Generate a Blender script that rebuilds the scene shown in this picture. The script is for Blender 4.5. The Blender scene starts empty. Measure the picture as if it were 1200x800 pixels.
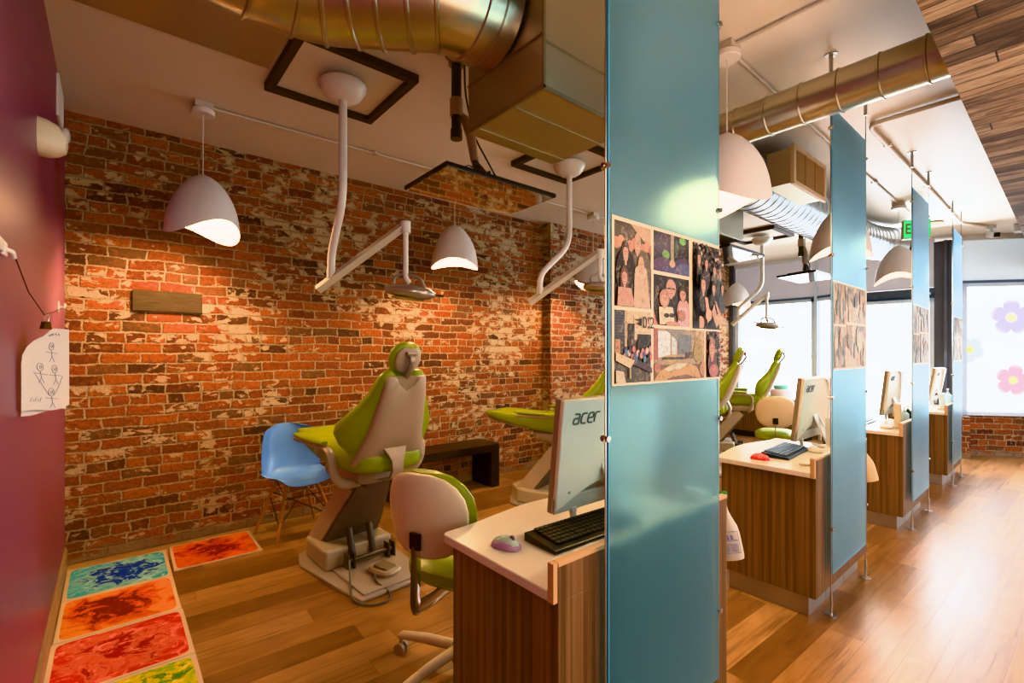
import bpy, bmesh, math, random
from mathutils import Vector, Matrix
random.seed(7)
PI=math.pi
S=bpy.context.scene; COL=S.collection
YW=4.28; CEIL=2.99; YP=.847
# ------------------------------------------------------------------ node helpers
def lin(c):
    if isinstance(c,str):
        c=[int(c[i:i+2],16)/255 for i in (0,2,4)]
    return tuple((x/12.92 if x<=.04045 else ((x+.055)/1.055)**2.4) for x in c[:3])
class N:
    def __init__(s,name):
        s.m=bpy.data.materials.new(name); s.m.use_nodes=True
        s.t=s.m.node_tree; s.t.nodes.clear()
        s.out=s.t.nodes.new('ShaderNodeOutputMaterial')
    def n(s,typ,**kw):
        x=s.t.nodes.new(typ)
        for k,v in kw.items(): setattr(x,k,v)
        return x
    def l(s,a,b): s.t.links.new(a,b)
    def put(s,sock,v):
        if isinstance(v,bpy.types.NodeSocket): s.l(v,sock)
        else: sock.default_value=v
    def m_(s,op,a,b=0.0,c=0.0):
        x=s.n('ShaderNodeMath',operation=op)
        s.put(x.inputs[0],a); s.put(x.inputs[1],b)
        if len(x.inputs)>2: s.put(x.inputs[2],c)
        return x.outputs[0]
    def comb(s,a,b,c=0.0):
        x=s.n('ShaderNodeCombineXYZ'); s.put(x.inputs[0],a); s.put(x.inputs[1],b); s.put(x.inputs[2],c); return x.outputs[0]
    def uv(s):
        x=s.n('ShaderNodeUVMap'); x.uv_map='UVMap'; y=s.n('ShaderNodeSeparateXYZ'); s.l(x.outputs[0],y.inputs[0]); return x.outputs[0],y.outputs[0],y.outputs[1]
    def obj(s):
        x=s.n('ShaderNodeTexCoord'); y=s.n('ShaderNodeSeparateXYZ'); s.l(x.outputs['Object'],y.inputs[0]); return x.outputs['Object'],y.outputs
    def noise(s,vec,scale,detail=3.0,rough=.55,dist=0.0):
        x=s.n('ShaderNodeTexNoise'); s.put(x.inputs['Vector'],vec); x.inputs['Scale'].default_value=scale
        x.inputs['Detail'].default_value=detail; x.inputs['Roughness'].default_value=rough; x.inputs['Distortion'].default_value=dist
        return x.outputs[0]
    def white(s,vec):
        x=s.n('ShaderNodeTexWhiteNoise',noise_dimensions='3D'); s.put(x.inputs['Vector'],vec); return x.outputs[0]
    def ramp(s,fac,stops,interp='LINEAR'):
        x=s.n('ShaderNodeValToRGB'); r=x.color_ramp; r.interpolation=interp
        while len(r.elements)<len(stops): r.elements.new(.5)
        for e,(p,c) in zip(r.elements,stops):
            e.position=p; e.color=(c[0],c[1],c[2],1) if not isinstance(c,(int,float)) else (c,c,c,1)
        s.put(x.inputs[0],fac); return x.outputs[0]
    def mix(s,f,a,b,mode='MIX'):
        x=s.n('ShaderNodeMix',data_type='RGBA',blend_type=mode)
        s.put(x.inputs[0],f)
        for i,v in ((6,a),(7,b)):
            if isinstance(v,bpy.types.NodeSocket): s.l(v,x.inputs[i])
            else: x.inputs[i].default_value=(v[0],v[1],v[2],1)
        return x.outputs[2]
    def step(s,v,a,b):
        x=s.n('ShaderNodeMapRange',interpolation_type='SMOOTHSTEP'); s.put(x.inputs[0],v)
        x.inputs[1].default_value=a; x.inputs[2].default_value=b; return x.outputs[0]
    def bump(s,h,strength=.3,dist=.01):
        x=s.n('ShaderNodeBump'); s.put(x.inputs['Height'],h); x.inputs['Strength'].default_value=strength; x.inputs['Distance'].default_value=dist
        return x.outputs[0]
    def bsdf(s,color,rough=.5,metal=0.,normal=None,**kw):
        b=s.n('ShaderNodeBsdfPrincipled')
        if isinstance(color,bpy.types.NodeSocket): s.l(color,b.inputs['Base Color'])
        else: b.inputs['Base Color'].default_value=(color[0],color[1],color[2],1)
        s.put(b.inputs['Roughness'],rough); s.put(b.inputs['Metallic'],metal)
        if normal is not None: s.l(normal,b.inputs['Normal'])
        for k,v in kw.items():
            k=k.replace('_',' ')
            s.put(b.inputs[k],v)
        s.l(b.outputs[0],s.out.inputs[0]); return b
MC={}
def M(name,color,rough=.5,metal=0.,var=.06,scale=6.,bumps=0.,**kw):
    """simple procedural surface: slightly mottled colour"""
    if name in MC: return MC[name]
    n=N(name); c=lin(color); v,_=n.obj()
    f=n.noise(v,scale,4)
    col=n.mix(f,[x*(1-var) for x in c],[min(1,x*(1+var)) for x in c])
    nm=n.bump(n.noise(v,scale*14,3),bumps,.003) if bumps else None
    n.bsdf(col,rough,metal,nm,**kw); MC[name]=n.m; return n.m
def emis(name,color,st):
    n=N(name); e=n.n('ShaderNodeEmission'); c=lin(color); e.inputs[0].default_value=(*c,1); e.inputs[1].default_value=st
    n.l(e.outputs[0],n.out.inputs[0]); return n.m
# cells: rows of height h, each row broken in cells of length L
def cells(n,u,v,h,L,header=0):
    row=n.m_('FLOOR',n.m_('DIVIDE',v,h))
    rr=n.white(n.comb(row,3.3,0))
    if header:
        hd=n.m_('COMPARE',n.m_('FLOORED_MODULO',row,header),2.0,.1)
        Ls=n.m_('SUBTRACT',L,n.m_('MULTIPLY',hd,L*.5))
        off=n.m_('ADD',n.m_('MULTIPLY',n.m_('FLOORED_MODULO',row,2.0),.5),n.m_('MULTIPLY',rr,.25))
    else:
        Ls=L; off=n.m_('MULTIPLY',rr,7.0)
    uu=n.m_('ADD',n.m_('DIVIDE',u,Ls),off)
    col=n.m_('FLOOR',uu); fu=n.m_('MULTIPLY',n.m_('FRACT',uu),Ls); fv=n.m_('MULTIPLY',n.m_('FRACT',n.m_('DIVIDE',v,h)),h)
    du=n.m_('MINIMUM',fu,n.m_('SUBTRACT',Ls,fu)); dv=n.m_('MINIMUM',fv,n.m_('SUBTRACT',h,fv))
    return n.white(n.comb(col,row,0)),n.white(n.comb(col,row,5.5)),n.m_('MINIMUM',du,dv),col,row
def brick_mat(name,wash=.5,bright=1.):
    n=N(name); vec,u0,v0=n.uv()
    d1=n.m_('SUBTRACT',n.noise(vec,5.,3),.5); d2=n.m_('SUBTRACT',n.noise(n.comb(v0,u0,4.),5.,3),.5)
    f1=n.m_('SUBTRACT',n.noise(vec,38.,3),.5)
    u=n.m_('ADD',u0,n.m_('ADD',n.m_('MULTIPLY',d1,.05),n.m_('MULTIPLY',f1,.012)))
    v=n.m_('ADD',v0,n.m_('ADD',n.m_('MULTIPLY',d2,.034),n.m_('MULTIPLY',f1,.019)))
    r1,r2,d,col,row=cells(n,u,v,.0735,.213,6)
    mask=n.step(n.m_('ADD',d,n.m_('MULTIPLY',n.m_('SUBTRACT',n.noise(vec,55.,4,.7),.5),.020)),.0035,.0085)
    c=n.ramp(r1,[(0,(.05,.024,.016)),(.1,(.13,.034,.016)),(.3,(.25,.055,.018)),(.5,(.37,.105,.026)),(.7,(.28,.07,.022)),(.85,(.21,.072,.03)),(1,(.15,.07,.038))])
    fine=n.noise(vec,45.,5,.7)
    c=n.mix(n.m_('MULTIPLY',n.step(fine,.42,.68),.62),c,(.07,.028,.015))
    c=n.mix(n.m_('MULTIPLY',n.step(n.noise(vec,22.,4,.7),.5,.7),.4),c,(.5,.17,.05))
    big=n.noise(n.comb(n.m_('MULTIPLY',u0,.8),v0,1.7),1.25,3)
    med=n.noise(n.comb(n.m_('MULTIPLY',u0,.62),v0,9.),15.,5,.62,.3)
    w=n.m_('ADD',n.m_('ADD',n.m_('MULTIPLY',big,.75),med),n.m_('MULTIPLY',r2,.13))
    wm=n.step(w,1.12-wash*.16,1.155-wash*.16)
    cream=n.mix(fine,(.66,.50,.32),(.34,.23,.14))
    c=n.mix(wm,c,cream)
    mort=n.mix(n.noise(vec,30.,4),(.60,.46,.31),(.30,.21,.13))
    mort=n.mix(n.m_('MULTIPLY',n.step(n.noise(vec,3.,3),.5,.7),.5),mort,(.30,.2,.12))
    c=n.mix(mask,mort,c)
    low=n.step(n.m_('ADD',v0,n.m_('MULTIPLY',d1,.3)),.02,.10)       # crumbling mortar along the floor
    c=n.mix(low,(.3,.21,.14),c)
    if bright!=1.: c=n.mix(1.,c,(bright,)*3,'MULTIPLY')
    hgt=n.m_('ADD',n.m_('MULTIPLY',mask,n.m_('ADD',.7,n.m_('MULTIPLY',r2,.3))),n.m_('ADD',n.m_('MULTIPLY',fine,.45),n.m_('MULTIPLY',wm,.12)))
    n.bsdf(c,.88,0,n.bump(hgt,1.,.02)); return n.m
def plank_mat(name,h,L,stops,rough=.35,seam=.0016,seamcol=(.10,.05,.025),gx=1.3,gy=26.,gstr=.6,bumps=.12,dark=(.05,.02,.01)):
    n=N(name); vec,u,v=n.uv()
    r1,r2,d,col,row=cells(n,u,v,h,L)
    off=n.m_('MULTIPLY',r2,37.)
    gv=n.comb(n.m_('ADD',n.m_('MULTIPLY',u,gx),off),n.m_('MULTIPLY',v,gy),off)
    g=n.noise(gv,1.,5,.62,.6); g2=n.noise(n.comb(n.m_('ADD',n.m_('MULTIPLY',u,gx*2.2),off),n.m_('MULTIPLY',v,gy*.3),off),1.,3,.5,1.2)
    g3=n.noise(n.comb(n.m_('MULTIPLY',u,6.),n.m_('MULTIPLY',v,gy*8),off),1.,2)
    t=n.m_('ADD',n.m_('MULTIPLY',r1,.5),n.m_('MULTIPLY',g2,.5))
    c=n.ramp(t,stops)
    c=n.mix(n.m_('MULTIPLY',n.step(g,.48,.74),gstr),c,dark)
    c=n.mix(n.m_('MULTIPLY',g3,.25),c,dark)
    sm=n.step(d,seam*.4,seam)
    c=n.mix(sm,seamcol,c)
    hgt=n.m_('ADD',sm,n.m_('MULTIPLY',g,.35))
    n.bsdf(c,n.m_('ADD',rough,n.m_('MULTIPLY',g,.15)),0,n.bump(hgt,bumps,.003)); return n.m
def laminate(name,a,b):
    n=N(name); v,o=n.obj(); h=n.m_('ADD',o[0],o[1])
    g=n.noise(n.comb(n.m_('MULTIPLY',h,55.),n.m_('MULTIPLY',o[2],.7),1.),1.,4,.65)
    g2=n.noise(n.comb(n.m_('MULTIPLY',h,220.),n.m_('MULTIPLY',o[2],3.),7.),1.,2)
    c=n.mix(n.step(g,.36,.66),a,b); c=n.mix(n.m_('MULTIPLY',g2,.45),c,[x*.45 for x in a])
    n.bsdf(c,.42); return n.m
def metal_mat(name,c,rough=.3,sc=3.):
    n=N(name); v,o=n.obj(); f=n.noise(v,sc,5,.6); f2=n.noise(v,sc*9,4,.7)
    col=n.mix(f,[x*.8 for x in c],c)
    n.bsdf(col,n.m_('ADD',rough-.03,n.m_('MULTIPLY',f2,.07)),1.); return n.m
def tile_mat(name,base,mid,ink,seed,th=.5):
    """floor tile: pale rim, coloured gel with darker swirled ink"""
    n=N(name); vec,u,v=n.uv()
    ux=n.m_('ABSOLUTE',n.m_('SUBTRACT',u,.5)); vy=n.m_('ABSOLUTE',n.m_('SUBTRACT',v,.5))
    e=n.m_('POWER',n.m_('ADD',n.m_('POWER',ux,14.),n.m_('POWER',vy,14.)),1/14.)
    inn=n.step(e,.468,.462)
    cd=n.m_('POWER',n.m_('ADD',n.m_('POWER',ux,2.),n.m_('POWER',vy,2.)),.5)
    nz=n.noise(n.comb(u,v,seed),3.2,6,.62,1.4); nf=n.noise(n.comb(u,v,seed+3),26.,4,.8)
    a=n.m_('ADD',nz,n.m_('MULTIPLY',n.m_('SUBTRACT',.36,cd),.55))
    a=n.m_('ADD',a,n.m_('MULTIPLY',n.m_('SUBTRACT',nf,.5),.18))
    c=n.mix(n.step(a,th-.14,th+.02),lin(base),lin(mid)); c=n.mix(n.step(a,th+.02,th+.10),c,lin(ink))
    c=n.mix(n.m_('MULTIPLY',n.step(n.noise(n.comb(u,v,seed+9),5.,5,.7,2.),.56,.60),.75),c,[min(1,x*1.25+.08) for x in lin(mid)])
    c=n.mix(inn,lin('D9C3A6'),c)
    n.bsdf(c,.25); return n.m
# ------------------------------------------------------------------ mesh helpers
class MB:
    def __init__(s): s.b=bmesh.new(); s.uv=None
    def box(s,c,d,bev=0.,rot=None,seg=2,mat=0):
        vs=[]
        r=bmesh.ops.create_cube(s.b,size=1.); vs=r['verts']
        for v in vs: v.co=Vector((v.co.x*d[0],v.co.y*d[1],v.co.z*d[2]))
        if bev>0:
            es=list({e for v in vs for e in v.link_edges})
            r=bmesh.ops.bevel(s.b,geom=es,offset=bev,segments=seg,profile=.5,affect='EDGES',clamp_overlap=True)
            vs=list({v for f in r['faces'] for v in f.verts}|{v for v in vs if v.is_valid})
        M4=Matrix.Translation(Vector(c))
        if rot is not None: M4=M4@rot
        for v in vs: v.co=M4@v.co
        if mat:
            for f in {f for v in vs for f in v.link_faces}: f.material_index=mat
        return s
    def bb(s,a,b,bev=0.,mat=0):
        return s.box([(a[i]+b[i])/2 for i in range(3)],[abs(b[i]-a[i]) for i in range(3)],bev,mat=mat)
    def loft(s,secs,closed=True,cap=True,mat=0,smooth=True):
        rows=[[s.b.verts.new(p) for p in sec] for sec in secs]; n=len(rows[0]); fs=[]
        for a,b in zip(rows,rows[1:]):
            for i in range(n if closed else n-1):
                j=(i+1)%n
                try: fs.append(s.b.faces.new((a[i],a[j],b[j],b[i])))
                except ValueError: pass
        if cap:
            for r in (rows[0],rows[-1]):
                try: fs.append(s.b.faces.new(r))
                except ValueError: pass
        for f in fs: f.material_index=mat; f.smooth=smooth
        return s
    def tube(s,path,r,n=10,cap=True,mat=0,flat=None):
        P=[Vector(p) for p in path]; R=r if isinstance(r,(list,tuple)) else [r]*len(P)
        t=[(P[min(i+1,len(P)-1)]-P[max(i-1,0)]).normalized() for i in range(len(P))]
        up=Vector((0,0,1)) if abs(t[0].z)<.95 else Vector((1,0,0))
        x=t[0].cross(up).normalized(); secs=[]
        for i,p in enumerate(P):
            x=(x-t[i]*x.dot(t[i])).normalized(); y=t[i].cross(x)
            fx,fy=(flat if flat else (1,1))
            secs.append([p+x*math.cos(2*PI*k/n)*R[i]*fx+y*math.sin(2*PI*k/n)*R[i]*fy for k in range(n)])
        return s.loft(secs,True,cap,mat)
    def cyl(s,a,b,r,r2=None,n=20,mat=0): return s.tube([a,b],[r,r if r2 is None else r2],n,True,mat)
    def lathe(s,prof,n=28,c=(0,0,0),mat=0,axis='z',cap=True):
        secs=[]
        for r,z in prof:
            ring=[]
            for k in range(n):
                a=2*PI*k/n; p=(r*math.cos(a),r*math.sin(a),z)
                if axis=='x': p=(z,p[0],p[1])
                if axis=='y': p=(p[0],z,p[1])
                ring.append(Vector(p)+Vector(c))
            secs.append(ring)
        return s.loft(secs,True,cap,mat)
    def prism(s,poly,axis,a,b,mat=0,bev=0.):
        def mk(p,h):
            return {'z':(p[0],p[1],h),'y':(p[0],h,p[1]),'x':(h,p[0],p[1])}[axis]
        lo=[s.b.verts.new(mk(p,a)) for p in poly]; hi=[s.b.verts.new(mk(p,b)) for p in poly]; n=len(poly); fs=[s.b.faces.new(lo),s.b.faces.new(hi)]
        for i in range(n): fs.append(s.b.faces.new((lo[i],lo[(i+1)%n],hi[(i+1)%n],hi[i])))
        for f in fs: f.material_index=mat
        if bev:
            es=list({e for f in fs for e in f.edges})
            bmesh.ops.bevel(s.b,geom=es,offset=bev,segments=2,profile=.5,affect='EDGES',clamp_overlap=True)
        return s
    def pillow(s,rows,f,n=28,pw=.6,mat=0,levels=None):
        """rows: (s,w,t); f(x,d,s)->xyz"""
        secs=[]
        for (q,w,t) in rows:
            ring=[]
            for k in range(n):
                a=2*PI*k/n; ca,sa=math.cos(a),math.sin(a)
                x=w*math.copysign(abs(ca)**pw,ca); d=t*math.copysign(abs(sa)**pw,sa)
                ring.append(Vector(f(x,d,q)))
            secs.append(ring)
        return s.loft(secs,True,True,mat)
    def quad(s,pts,uvs=None,mat=0):
        f=s.b.faces.new([s.b.verts.new(p) for p in pts]); f.material_index=mat
        if uvs:
            if s.uv is None: s.uv=s.b.loops.layers.uv.new('UVMap')
            for l,c in zip(f.loops,uvs): l[s.uv].uv=c
        return f
    def boxuv(s,a,b,top=None):
        """axis box with metre UVs on every face (u horizontal, v vertical)"""
        x0,y0,z0=a; x1,y1,z1=b
        Q=s.quad
        Q([(x0,y0,z0),(x1,y0,z0),(x1,y0,z1),(x0,y0,z1)],[(x0,z0),(x1,z0),(x1,z1),(x0,z1)])
        Q([(x0,y1,z0),(x0,y1,z1),(x1,y1,z1),(x1,y1,z0)],[(x0,z0),(x0,z1),(x1,z1),(x1,z0)])
        Q([(x0,y0,z0),(x0,y0,z1),(x0,y1,z1),(x0,y1,z0)],[(x0-0,z0),(x0,z1),(x0+(y1-y0),z1),(x0+(y1-y0),z0)])
        Q([(x1,y0,z0),(x1,y1,z0),(x1,y1,z1),(x1,y0,z1)],[(y0,z0),(y1,z0),(y1,z1),(y0,z1)])
        Q([(x0,y0,z1),(x1,y0,z1),(x1,y1,z1),(x0,y1,z1)],[(x0,y0),(x1,y0),(x1,y1),(x0,y1)])
        Q([(x0,y0,z0),(x0,y1,z0),(x1,y1,z0),(x1,y0,z0)],[(x0,y0),(x0,y1),(x1,y1),(x1,y0)])
        return s
    def build(s,name,mats,parent=None,smooth=None,loc=None):
        me=bpy.data.meshes.new(name)
        bmesh.ops.recalc_face_normals(s.b,faces=s.b.faces[:])
        s.b.to_mesh(me); s.b.free()
        for m in (mats if isinstance(mats,(list,tuple)) else [mats]): me.materials.append(m)
        o=bpy.data.objects.new(name,me); COL.objects.link(o)
        if smooth:
            for p in me.polygons: p.use_smooth=True
        if any(p.use_smooth for p in me.polygons):
            try: me.set_sharp_from_angle(angle=math.radians(38))
            except Exception: pass
        if parent is not None: o.parent=parent
        if loc: o.location=loc
        return o
def tag(o,label,cat=None,group=None,kind=None):
    if label: o['label']=label
    if cat: o['category']=cat
    if group: o['group']=group
    if kind: o['kind']=kind
    return o
def empty(name,label,cat,loc=(0,0,0),rz=0.,group=None):
    o=bpy.data.objects.new(name,None); COL.objects.link(o); o.empty_display_size=.1
    o.location=loc; o.rotation_euler=(0,0,rz); return tag(o,label,cat,group)
def kids(o): return [c for c in bpy.data.objects if c.parent==o]
def copy_tree(o,parent=None):
    c=o.copy(); COL.objects.link(c); c.parent=parent
    for k in kids(o): copy_tree(k,c)
    return c
def dup(o,loc,rz,label):
    c=copy_tree(o); c.location=loc; c.rotation_euler=(0,0,rz); c['label']=label; return c
def R(a): return math.radians(a)
def struct(name,mb,m,parent=None):
    o=mb.build(name,m,parent)
    if parent is None: o['kind']='structure'
    return o
def RX(a): return Matrix.Rotation(a,4,'X')
def RY(a): return Matrix.Rotation(a,4,'Y')
def RZ(a): return Matrix.Rotation(a,4,'Z')
def seg(points,rad,n=6):
    """round the corners of a polyline path"""
    P=[Vector(p) for p in points]; out=[P[0]]
    for i in range(1,len(P)-1):
        a=(P[i-1]-P[i]); b=(P[i+1]-P[i]); r=min(rad,a.length*.49,b.length*.49)
        p0=P[i]+a.normalized()*r; p1=P[i]+b.normalized()*r
        for k in range(n+1):
            t=k/n; out.append(p0*(1-t)**2+P[i]*2*t*(1-t)+p1*t*t)
    out.append(P[-1]); return out
# ------------------------------------------------------------------ materials
brick=brick_mat('old_brick',.78)
brick2=brick_mat('old_brick_by_window',.95)
brick3=brick_mat('storefront_brick',.3,1.0)
floorm=plank_mat('floor_planks',.152,1.22,[(0.15,(.14,.062,.024)),(.38,(.27,.135,.054)),(.6,(.40,.225,.10)),(.85,(.54,.34,.17))],rough=.24,gx=1.4,gy=30.,gstr=.85,seamcol=(.16,.08,.035),dark=(.15,.06,.02))
soffm=plank_mat('soffit_planks',.095,.85,[(0.22,(.045,.022,.012)),(.36,(.15,.085,.045)),(.48,(.34,.22,.13)),(.58,(.16,.085,.042)),(.7,(.38,.27,.17)),(.85,(.22,.13,.07))],rough=.7,gx=2.2,gy=55.,gstr=.92,seam=.004,seamcol=(.015,.006,.003),bumps=.5,dark=(.02,.008,.004))
def paint(name,c,rough=.6,b=.05):
    return M(name,c,rough,0,.04,1.3,b)
ceilm=paint('ceiling_paint','DED5C8',.5,.04)
purple=paint('plum_paint','8A566C',.36,.05)
greyw=paint('grey_wall','C4C0BC',.7)
def backlit(name,c,st):
    n=N(name); v,o=n.obj(); b=n.bsdf(n.mix(n.noise(v,1.5),lin(c),[x*.85 for x in lin(c)]),.8); b.inputs['Emission Color'].default_value=(*lin(c),1); b.inputs['Emission Strength'].default_value=st; return n.m
shade1=backlit('grey_roller_shade','A6A2A6',.42); shade2=backlit('pale_roller_shade','B4BEC4',.55)  # emission puts the daylight behind the fabric into the panels
white=M('white_plastic','E4DED6',.38)
lampw=M('lamp_shade_white','D9D4D2',.5)
lampin=M('shade_inside','F6F2EA',.6)
cream=M('cream_shell','DDD0B4',.42)
cshell=M('chair_grey_shell','B4A593',.45)
basegrey=M('base_grey','A79C93',.5)
darkgrey=M('arm_dark_grey','6A625C',.5)
green=M('lime_vinyl','8C9A0C',.36,0,.10,5.,.06)
blue=M('blue_shell_plastic','6696D6',.3,0,.03)
beech=M('beech_wood','A86E34',.5,0,.25,20.)
blk=M('black_metal','17120F',.5)
blkp=M('black_plastic','141416',.35)
steel=metal_mat('steel',(.62,.60,.57),.28)
chrome=metal_mat('chrome',(.75,.72,.68),.12)
duct=metal_mat('galvanised_duct',(.64,.58,.46),.29,2.5)
ductb=metal_mat('galvanised_sheet',(.54,.48,.37),.42,1.8)
ductc=metal_mat('spiral_duct_metal',(.46,.48,.50),.30,2.5)
quartz=M('quartz_top','E2DACB',.28,0,.09,180.)
edgel=M('laminate_edge','C9A67C',.5)
wood=laminate('zebra_laminate',(.12,.060,.028),(.29,.165,.085))
kick=metal_mat('brushed_kick',(.56,.53,.50),.5)
darkw=M('espresso_wood','1B0F0A',.38,0,.3,14.)
framem=M('ceiling_frame_dark','3A2A1F',.6)
winblue=M('window_frame_white','C9D8E6',.35)
wincol=M('window_column_grey','5E6470',.5)
duskblue=M('frame_slate','56708C',.4)
tan=M('tan_plastic','A98A66',.5)
weath=None
n=N('weathered_timber'); v,o=n.obj()
g=n.noise(n.comb(n.m_('MULTIPLY',o[0],9.),o[1],n.m_('MULTIPLY',o[2],70.)),1.,5,.65)
n.bsdf(n.mix(g,(.025,.016,.010),(.13,.085,.05)),.85,0,n.bump(g,.7,.01)); weath=n.m
# frosted glass
def frost(name,tint,rough,dif,tr):
    n=N(name)
    g=n.n('ShaderNodeBsdfGlass'); g.inputs['Color'].default_value=(*tint,1); g.inputs['Roughness'].default_value=rough; g.inputs['IOR'].default_value=1.09
    t=n.n('ShaderNodeBsdfTranslucent'); t.inputs[0].default_value=(*tr,1)
    d=n.n('ShaderNodeBsdfDiffuse'); d.inputs[0].default_value=(*dif,1)
    gl=n.n('ShaderNodeBsdfGlossy'); gl.inputs[0].default_value=(.9,.95,1,1); gl.inputs['Roughness'].default_value=.28
    m1=n.n('ShaderNodeMixShader'); m1.inputs[0].default_value=.30; n.l(t.outputs[0],m1.inputs[1]); n.l(d.outputs[0],m1.inputs[2])
    m2=n.n('ShaderNodeMixShader'); m2.inputs[0].default_value=.26; n.l(g.outputs[0],m2.inputs[1]); n.l(m1.outputs[0],m2.inputs[2])
    fr=n.n('ShaderNodeFresnel'); fr.inputs[0].default_value=1.14
    m3=n.n('ShaderNodeMixShader'); n.l(fr.outputs[0],m3.inputs[0]); n.l(m2.outputs[0],m3.inputs[1]); n.l(gl.outputs[0],m3.inputs[2])
    n.l(m3.outputs[0],n.out.inputs[0]); return n.m
frosted=frost('teal_frosted_glass',(.74,.93,1.),.44,(.22,.54,.72),(.40,.82,1.))
glassedge=M('glass_edge_blue','5AA6C8',.15,0,.05)
# colour-attribute print
n=N('photo_print'); a=n.n('ShaderNodeAttribute'); a.attribute_name='Col'; v,_=n.obj()
g_=n.n('ShaderNodeGamma'); n.l(a.outputs[0],g_.inputs[0]); g_.inputs[1].default_value=1.5; hs_=n.n('ShaderNodeHueSaturation'); hs_.inputs['Saturation'].default_value=.72; hs_.inputs['Value'].default_value=.72; n.l(g_.outputs[0],hs_.inputs['Color'])
c_=n.mix(n.step(n.noise(v,95.,5,.75),.50,.72),hs_.outputs[0],(.07,.045,.035)); c_=n.mix(n.m_('MULTIPLY',n.step(n.noise(v,40.,4,.7,1.),.52,.7),.35),c_,(.5,.36,.24))
n.bsdf(c_,.5,0,None,Coat_Weight=.1,Coat_Roughness=.12); printm=n.m
# ------------------------------------------------------------------ ROOM SHELL
mb=MB(); ca,sa=math.cos(R(-2)),math.sin(R(-2))
fp=[(-.232,-3.2),(11.2,-3.2),(11.2,YW+.1),(-.232,YW+.1)]
mb.quad([(x,y,0) for x,y in fp],[(x*ca+y*sa,-x*sa+y*ca) for x,y in fp]); struct('floor',mb,floorm)
mb=MB(); mb.bb((-.332,.3,CEIL),(11.2,YW+.15,CEIL+.08)); struct('ceiling',mb,ceilm)
mb=MB(); mb.bb((-.332,-3.2,0),(-.232,YW+.15,CEIL)); struct('wall_left',mb,purple)
mb=MB(); mb.boxuv((-.232,YW,0),(4.103,YW+.12,CEIL)); struct('wall_back',mb,brick)
mb=MB(); mb.boxuv((4.103,YW-.14,0),(8.8,YW+.12,CEIL)); struct('wall_back.001',mb,brick2)
mb=MB()
for z0,z1,d in ((0,.11,.014),(.11,.125,.008)): mb.bb((-.232,-3.2,z0),(-.232+d,YW,z1),.002)
struct('baseboard_left',mb,M('baseboard_brown','9C8268',.5))
# plank soffit over the walkway (dropped below the ducts)
mb=MB(); SZ=2.5; SY=.3256
x0,x1,y0,y1=-.232,11.2,-3.2,SY
mb.quad([(x0,y0,SZ),(x0,y1,SZ),(x1,y1,SZ),(x1,y0,SZ)],[(y0,x0),(y1,x0),(y1,x1),(y0,x1)])
mb.quad([(x0,y1,SZ),(x0,y1,CEIL),(x1,y1,CEIL),(x1,y1,SZ)],[(x0,0),(x0,.49),(x1,.49),(x1,0)])
mb.quad([(x0,y0,SZ+.01),(x1,y0,SZ+.01),(x1,y1,SZ+.01),(x0,y1,SZ+.01)],[(0,0)]*4)
struct('ceiling_soffit',mb,soffm)
# storefront --------------------------------------------------------------
n=N('lit_roller_blind'); v,o=n.obj(); e=n.n('ShaderNodeEmission')
st=n.noise(n.comb(n.m_('MULTIPLY',o[0],.6),n.m_('MULTIPLY',o[1],.6),n.m_('MULTIPLY',o[2],5.)),1.,2)
n.l(n.mix(st,(.83,.92,1.),(1.,1.,1.)),e.inputs[0]); e.inputs[1].default_value=3.2; n.l(e.outputs[0],n.out.inputs[0]); blind=n.m
def wallseg(mb,a,b,z0,z1,th=.06,off=0.,mat=0,uvs=False):
    ax,ay=a; bx,by=b; L=math.hypot(bx-ax,by-ay); nx,ny=(by-ay)/L,-(bx-ax)/L   # outward from room
    if nx<0: nx,ny=-nx,-ny
    p=[(ax+nx*off,ay+ny*off),(bx+nx*off,by+ny*off),(bx+nx*(off+th),by+ny*(off+th)),(ax+nx*(off+th),ay+ny*(off+th))]
    lo=[(x,y,z0) for x,y in p]; hi=[(x,y,z1) for x,y in p]
    U=[(0,z0),(L,z0),(L,z1),(0,z1)]
    mb.quad([lo[0],lo[1],hi[1],hi[0]],U,mat); mb.quad([lo[3],hi[3],hi[2],lo[2]],[U[0],U[3],U[2],U[1]],mat)
    mb.quad([lo[0],hi[0],hi[3],lo[3]],[(0,z0),(0,z1),(th,z1),(th,z0)],mat); mb.quad([lo[1],lo[2],hi[2],hi[1]],[(0,z0),(th,z0),(th,z1),(0,z1)],mat)
    mb.quad(hi,[(0,0),(L,0),(L,th),(0,th)],mat); mb.quad(lo[::-1],[(0,th),(L,th),(L,0),(0,0)],mat)
def window(idx,a,b,sill,head,nmull=0,pw=.07):
    mb=MB(); wallseg(mb,a,b,sill+.03,head-.03,.01,.035); w=mb.build('window_%d'%idx,blind); w['kind']='structure'
    mb=MB(); ax,ay=a; bx,by=b
    def pt(t): return (ax+(bx-ax)*t,ay+(by-ay)*t)
    L=math.hypot(bx-ax,by-ay); e=pw/L
    wallseg(mb,a,b,sill,sill+.05,.06,-.02); wallseg(mb,a,b,head-.05,head,.06,-.02)
    wallseg(mb,a,pt(e),sill,head,.06,-.02); wallseg(mb,pt(1-e),b,sill,head,.06,-.02)
    for k in range(nmull): t=(k+1)/(nmull+1); wallseg(mb,pt(t-e/3),pt(t+e/3),sill,head,.05,-.01)
    mb.build('window_frame',winblue,w)
    mb=MB(); wallseg(mb,a,b,head,head+.035,.08,-.03); mb.build('head_rail',duskblue,w)
    return w
A=(8.8,4.06);B=(8.8,2.74);C=(8.66,2.46);D=(8.75,1.28);E_=(8.72,1.06)
G0=(8.86,1.03);G1=(10.7,-1.27)
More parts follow.
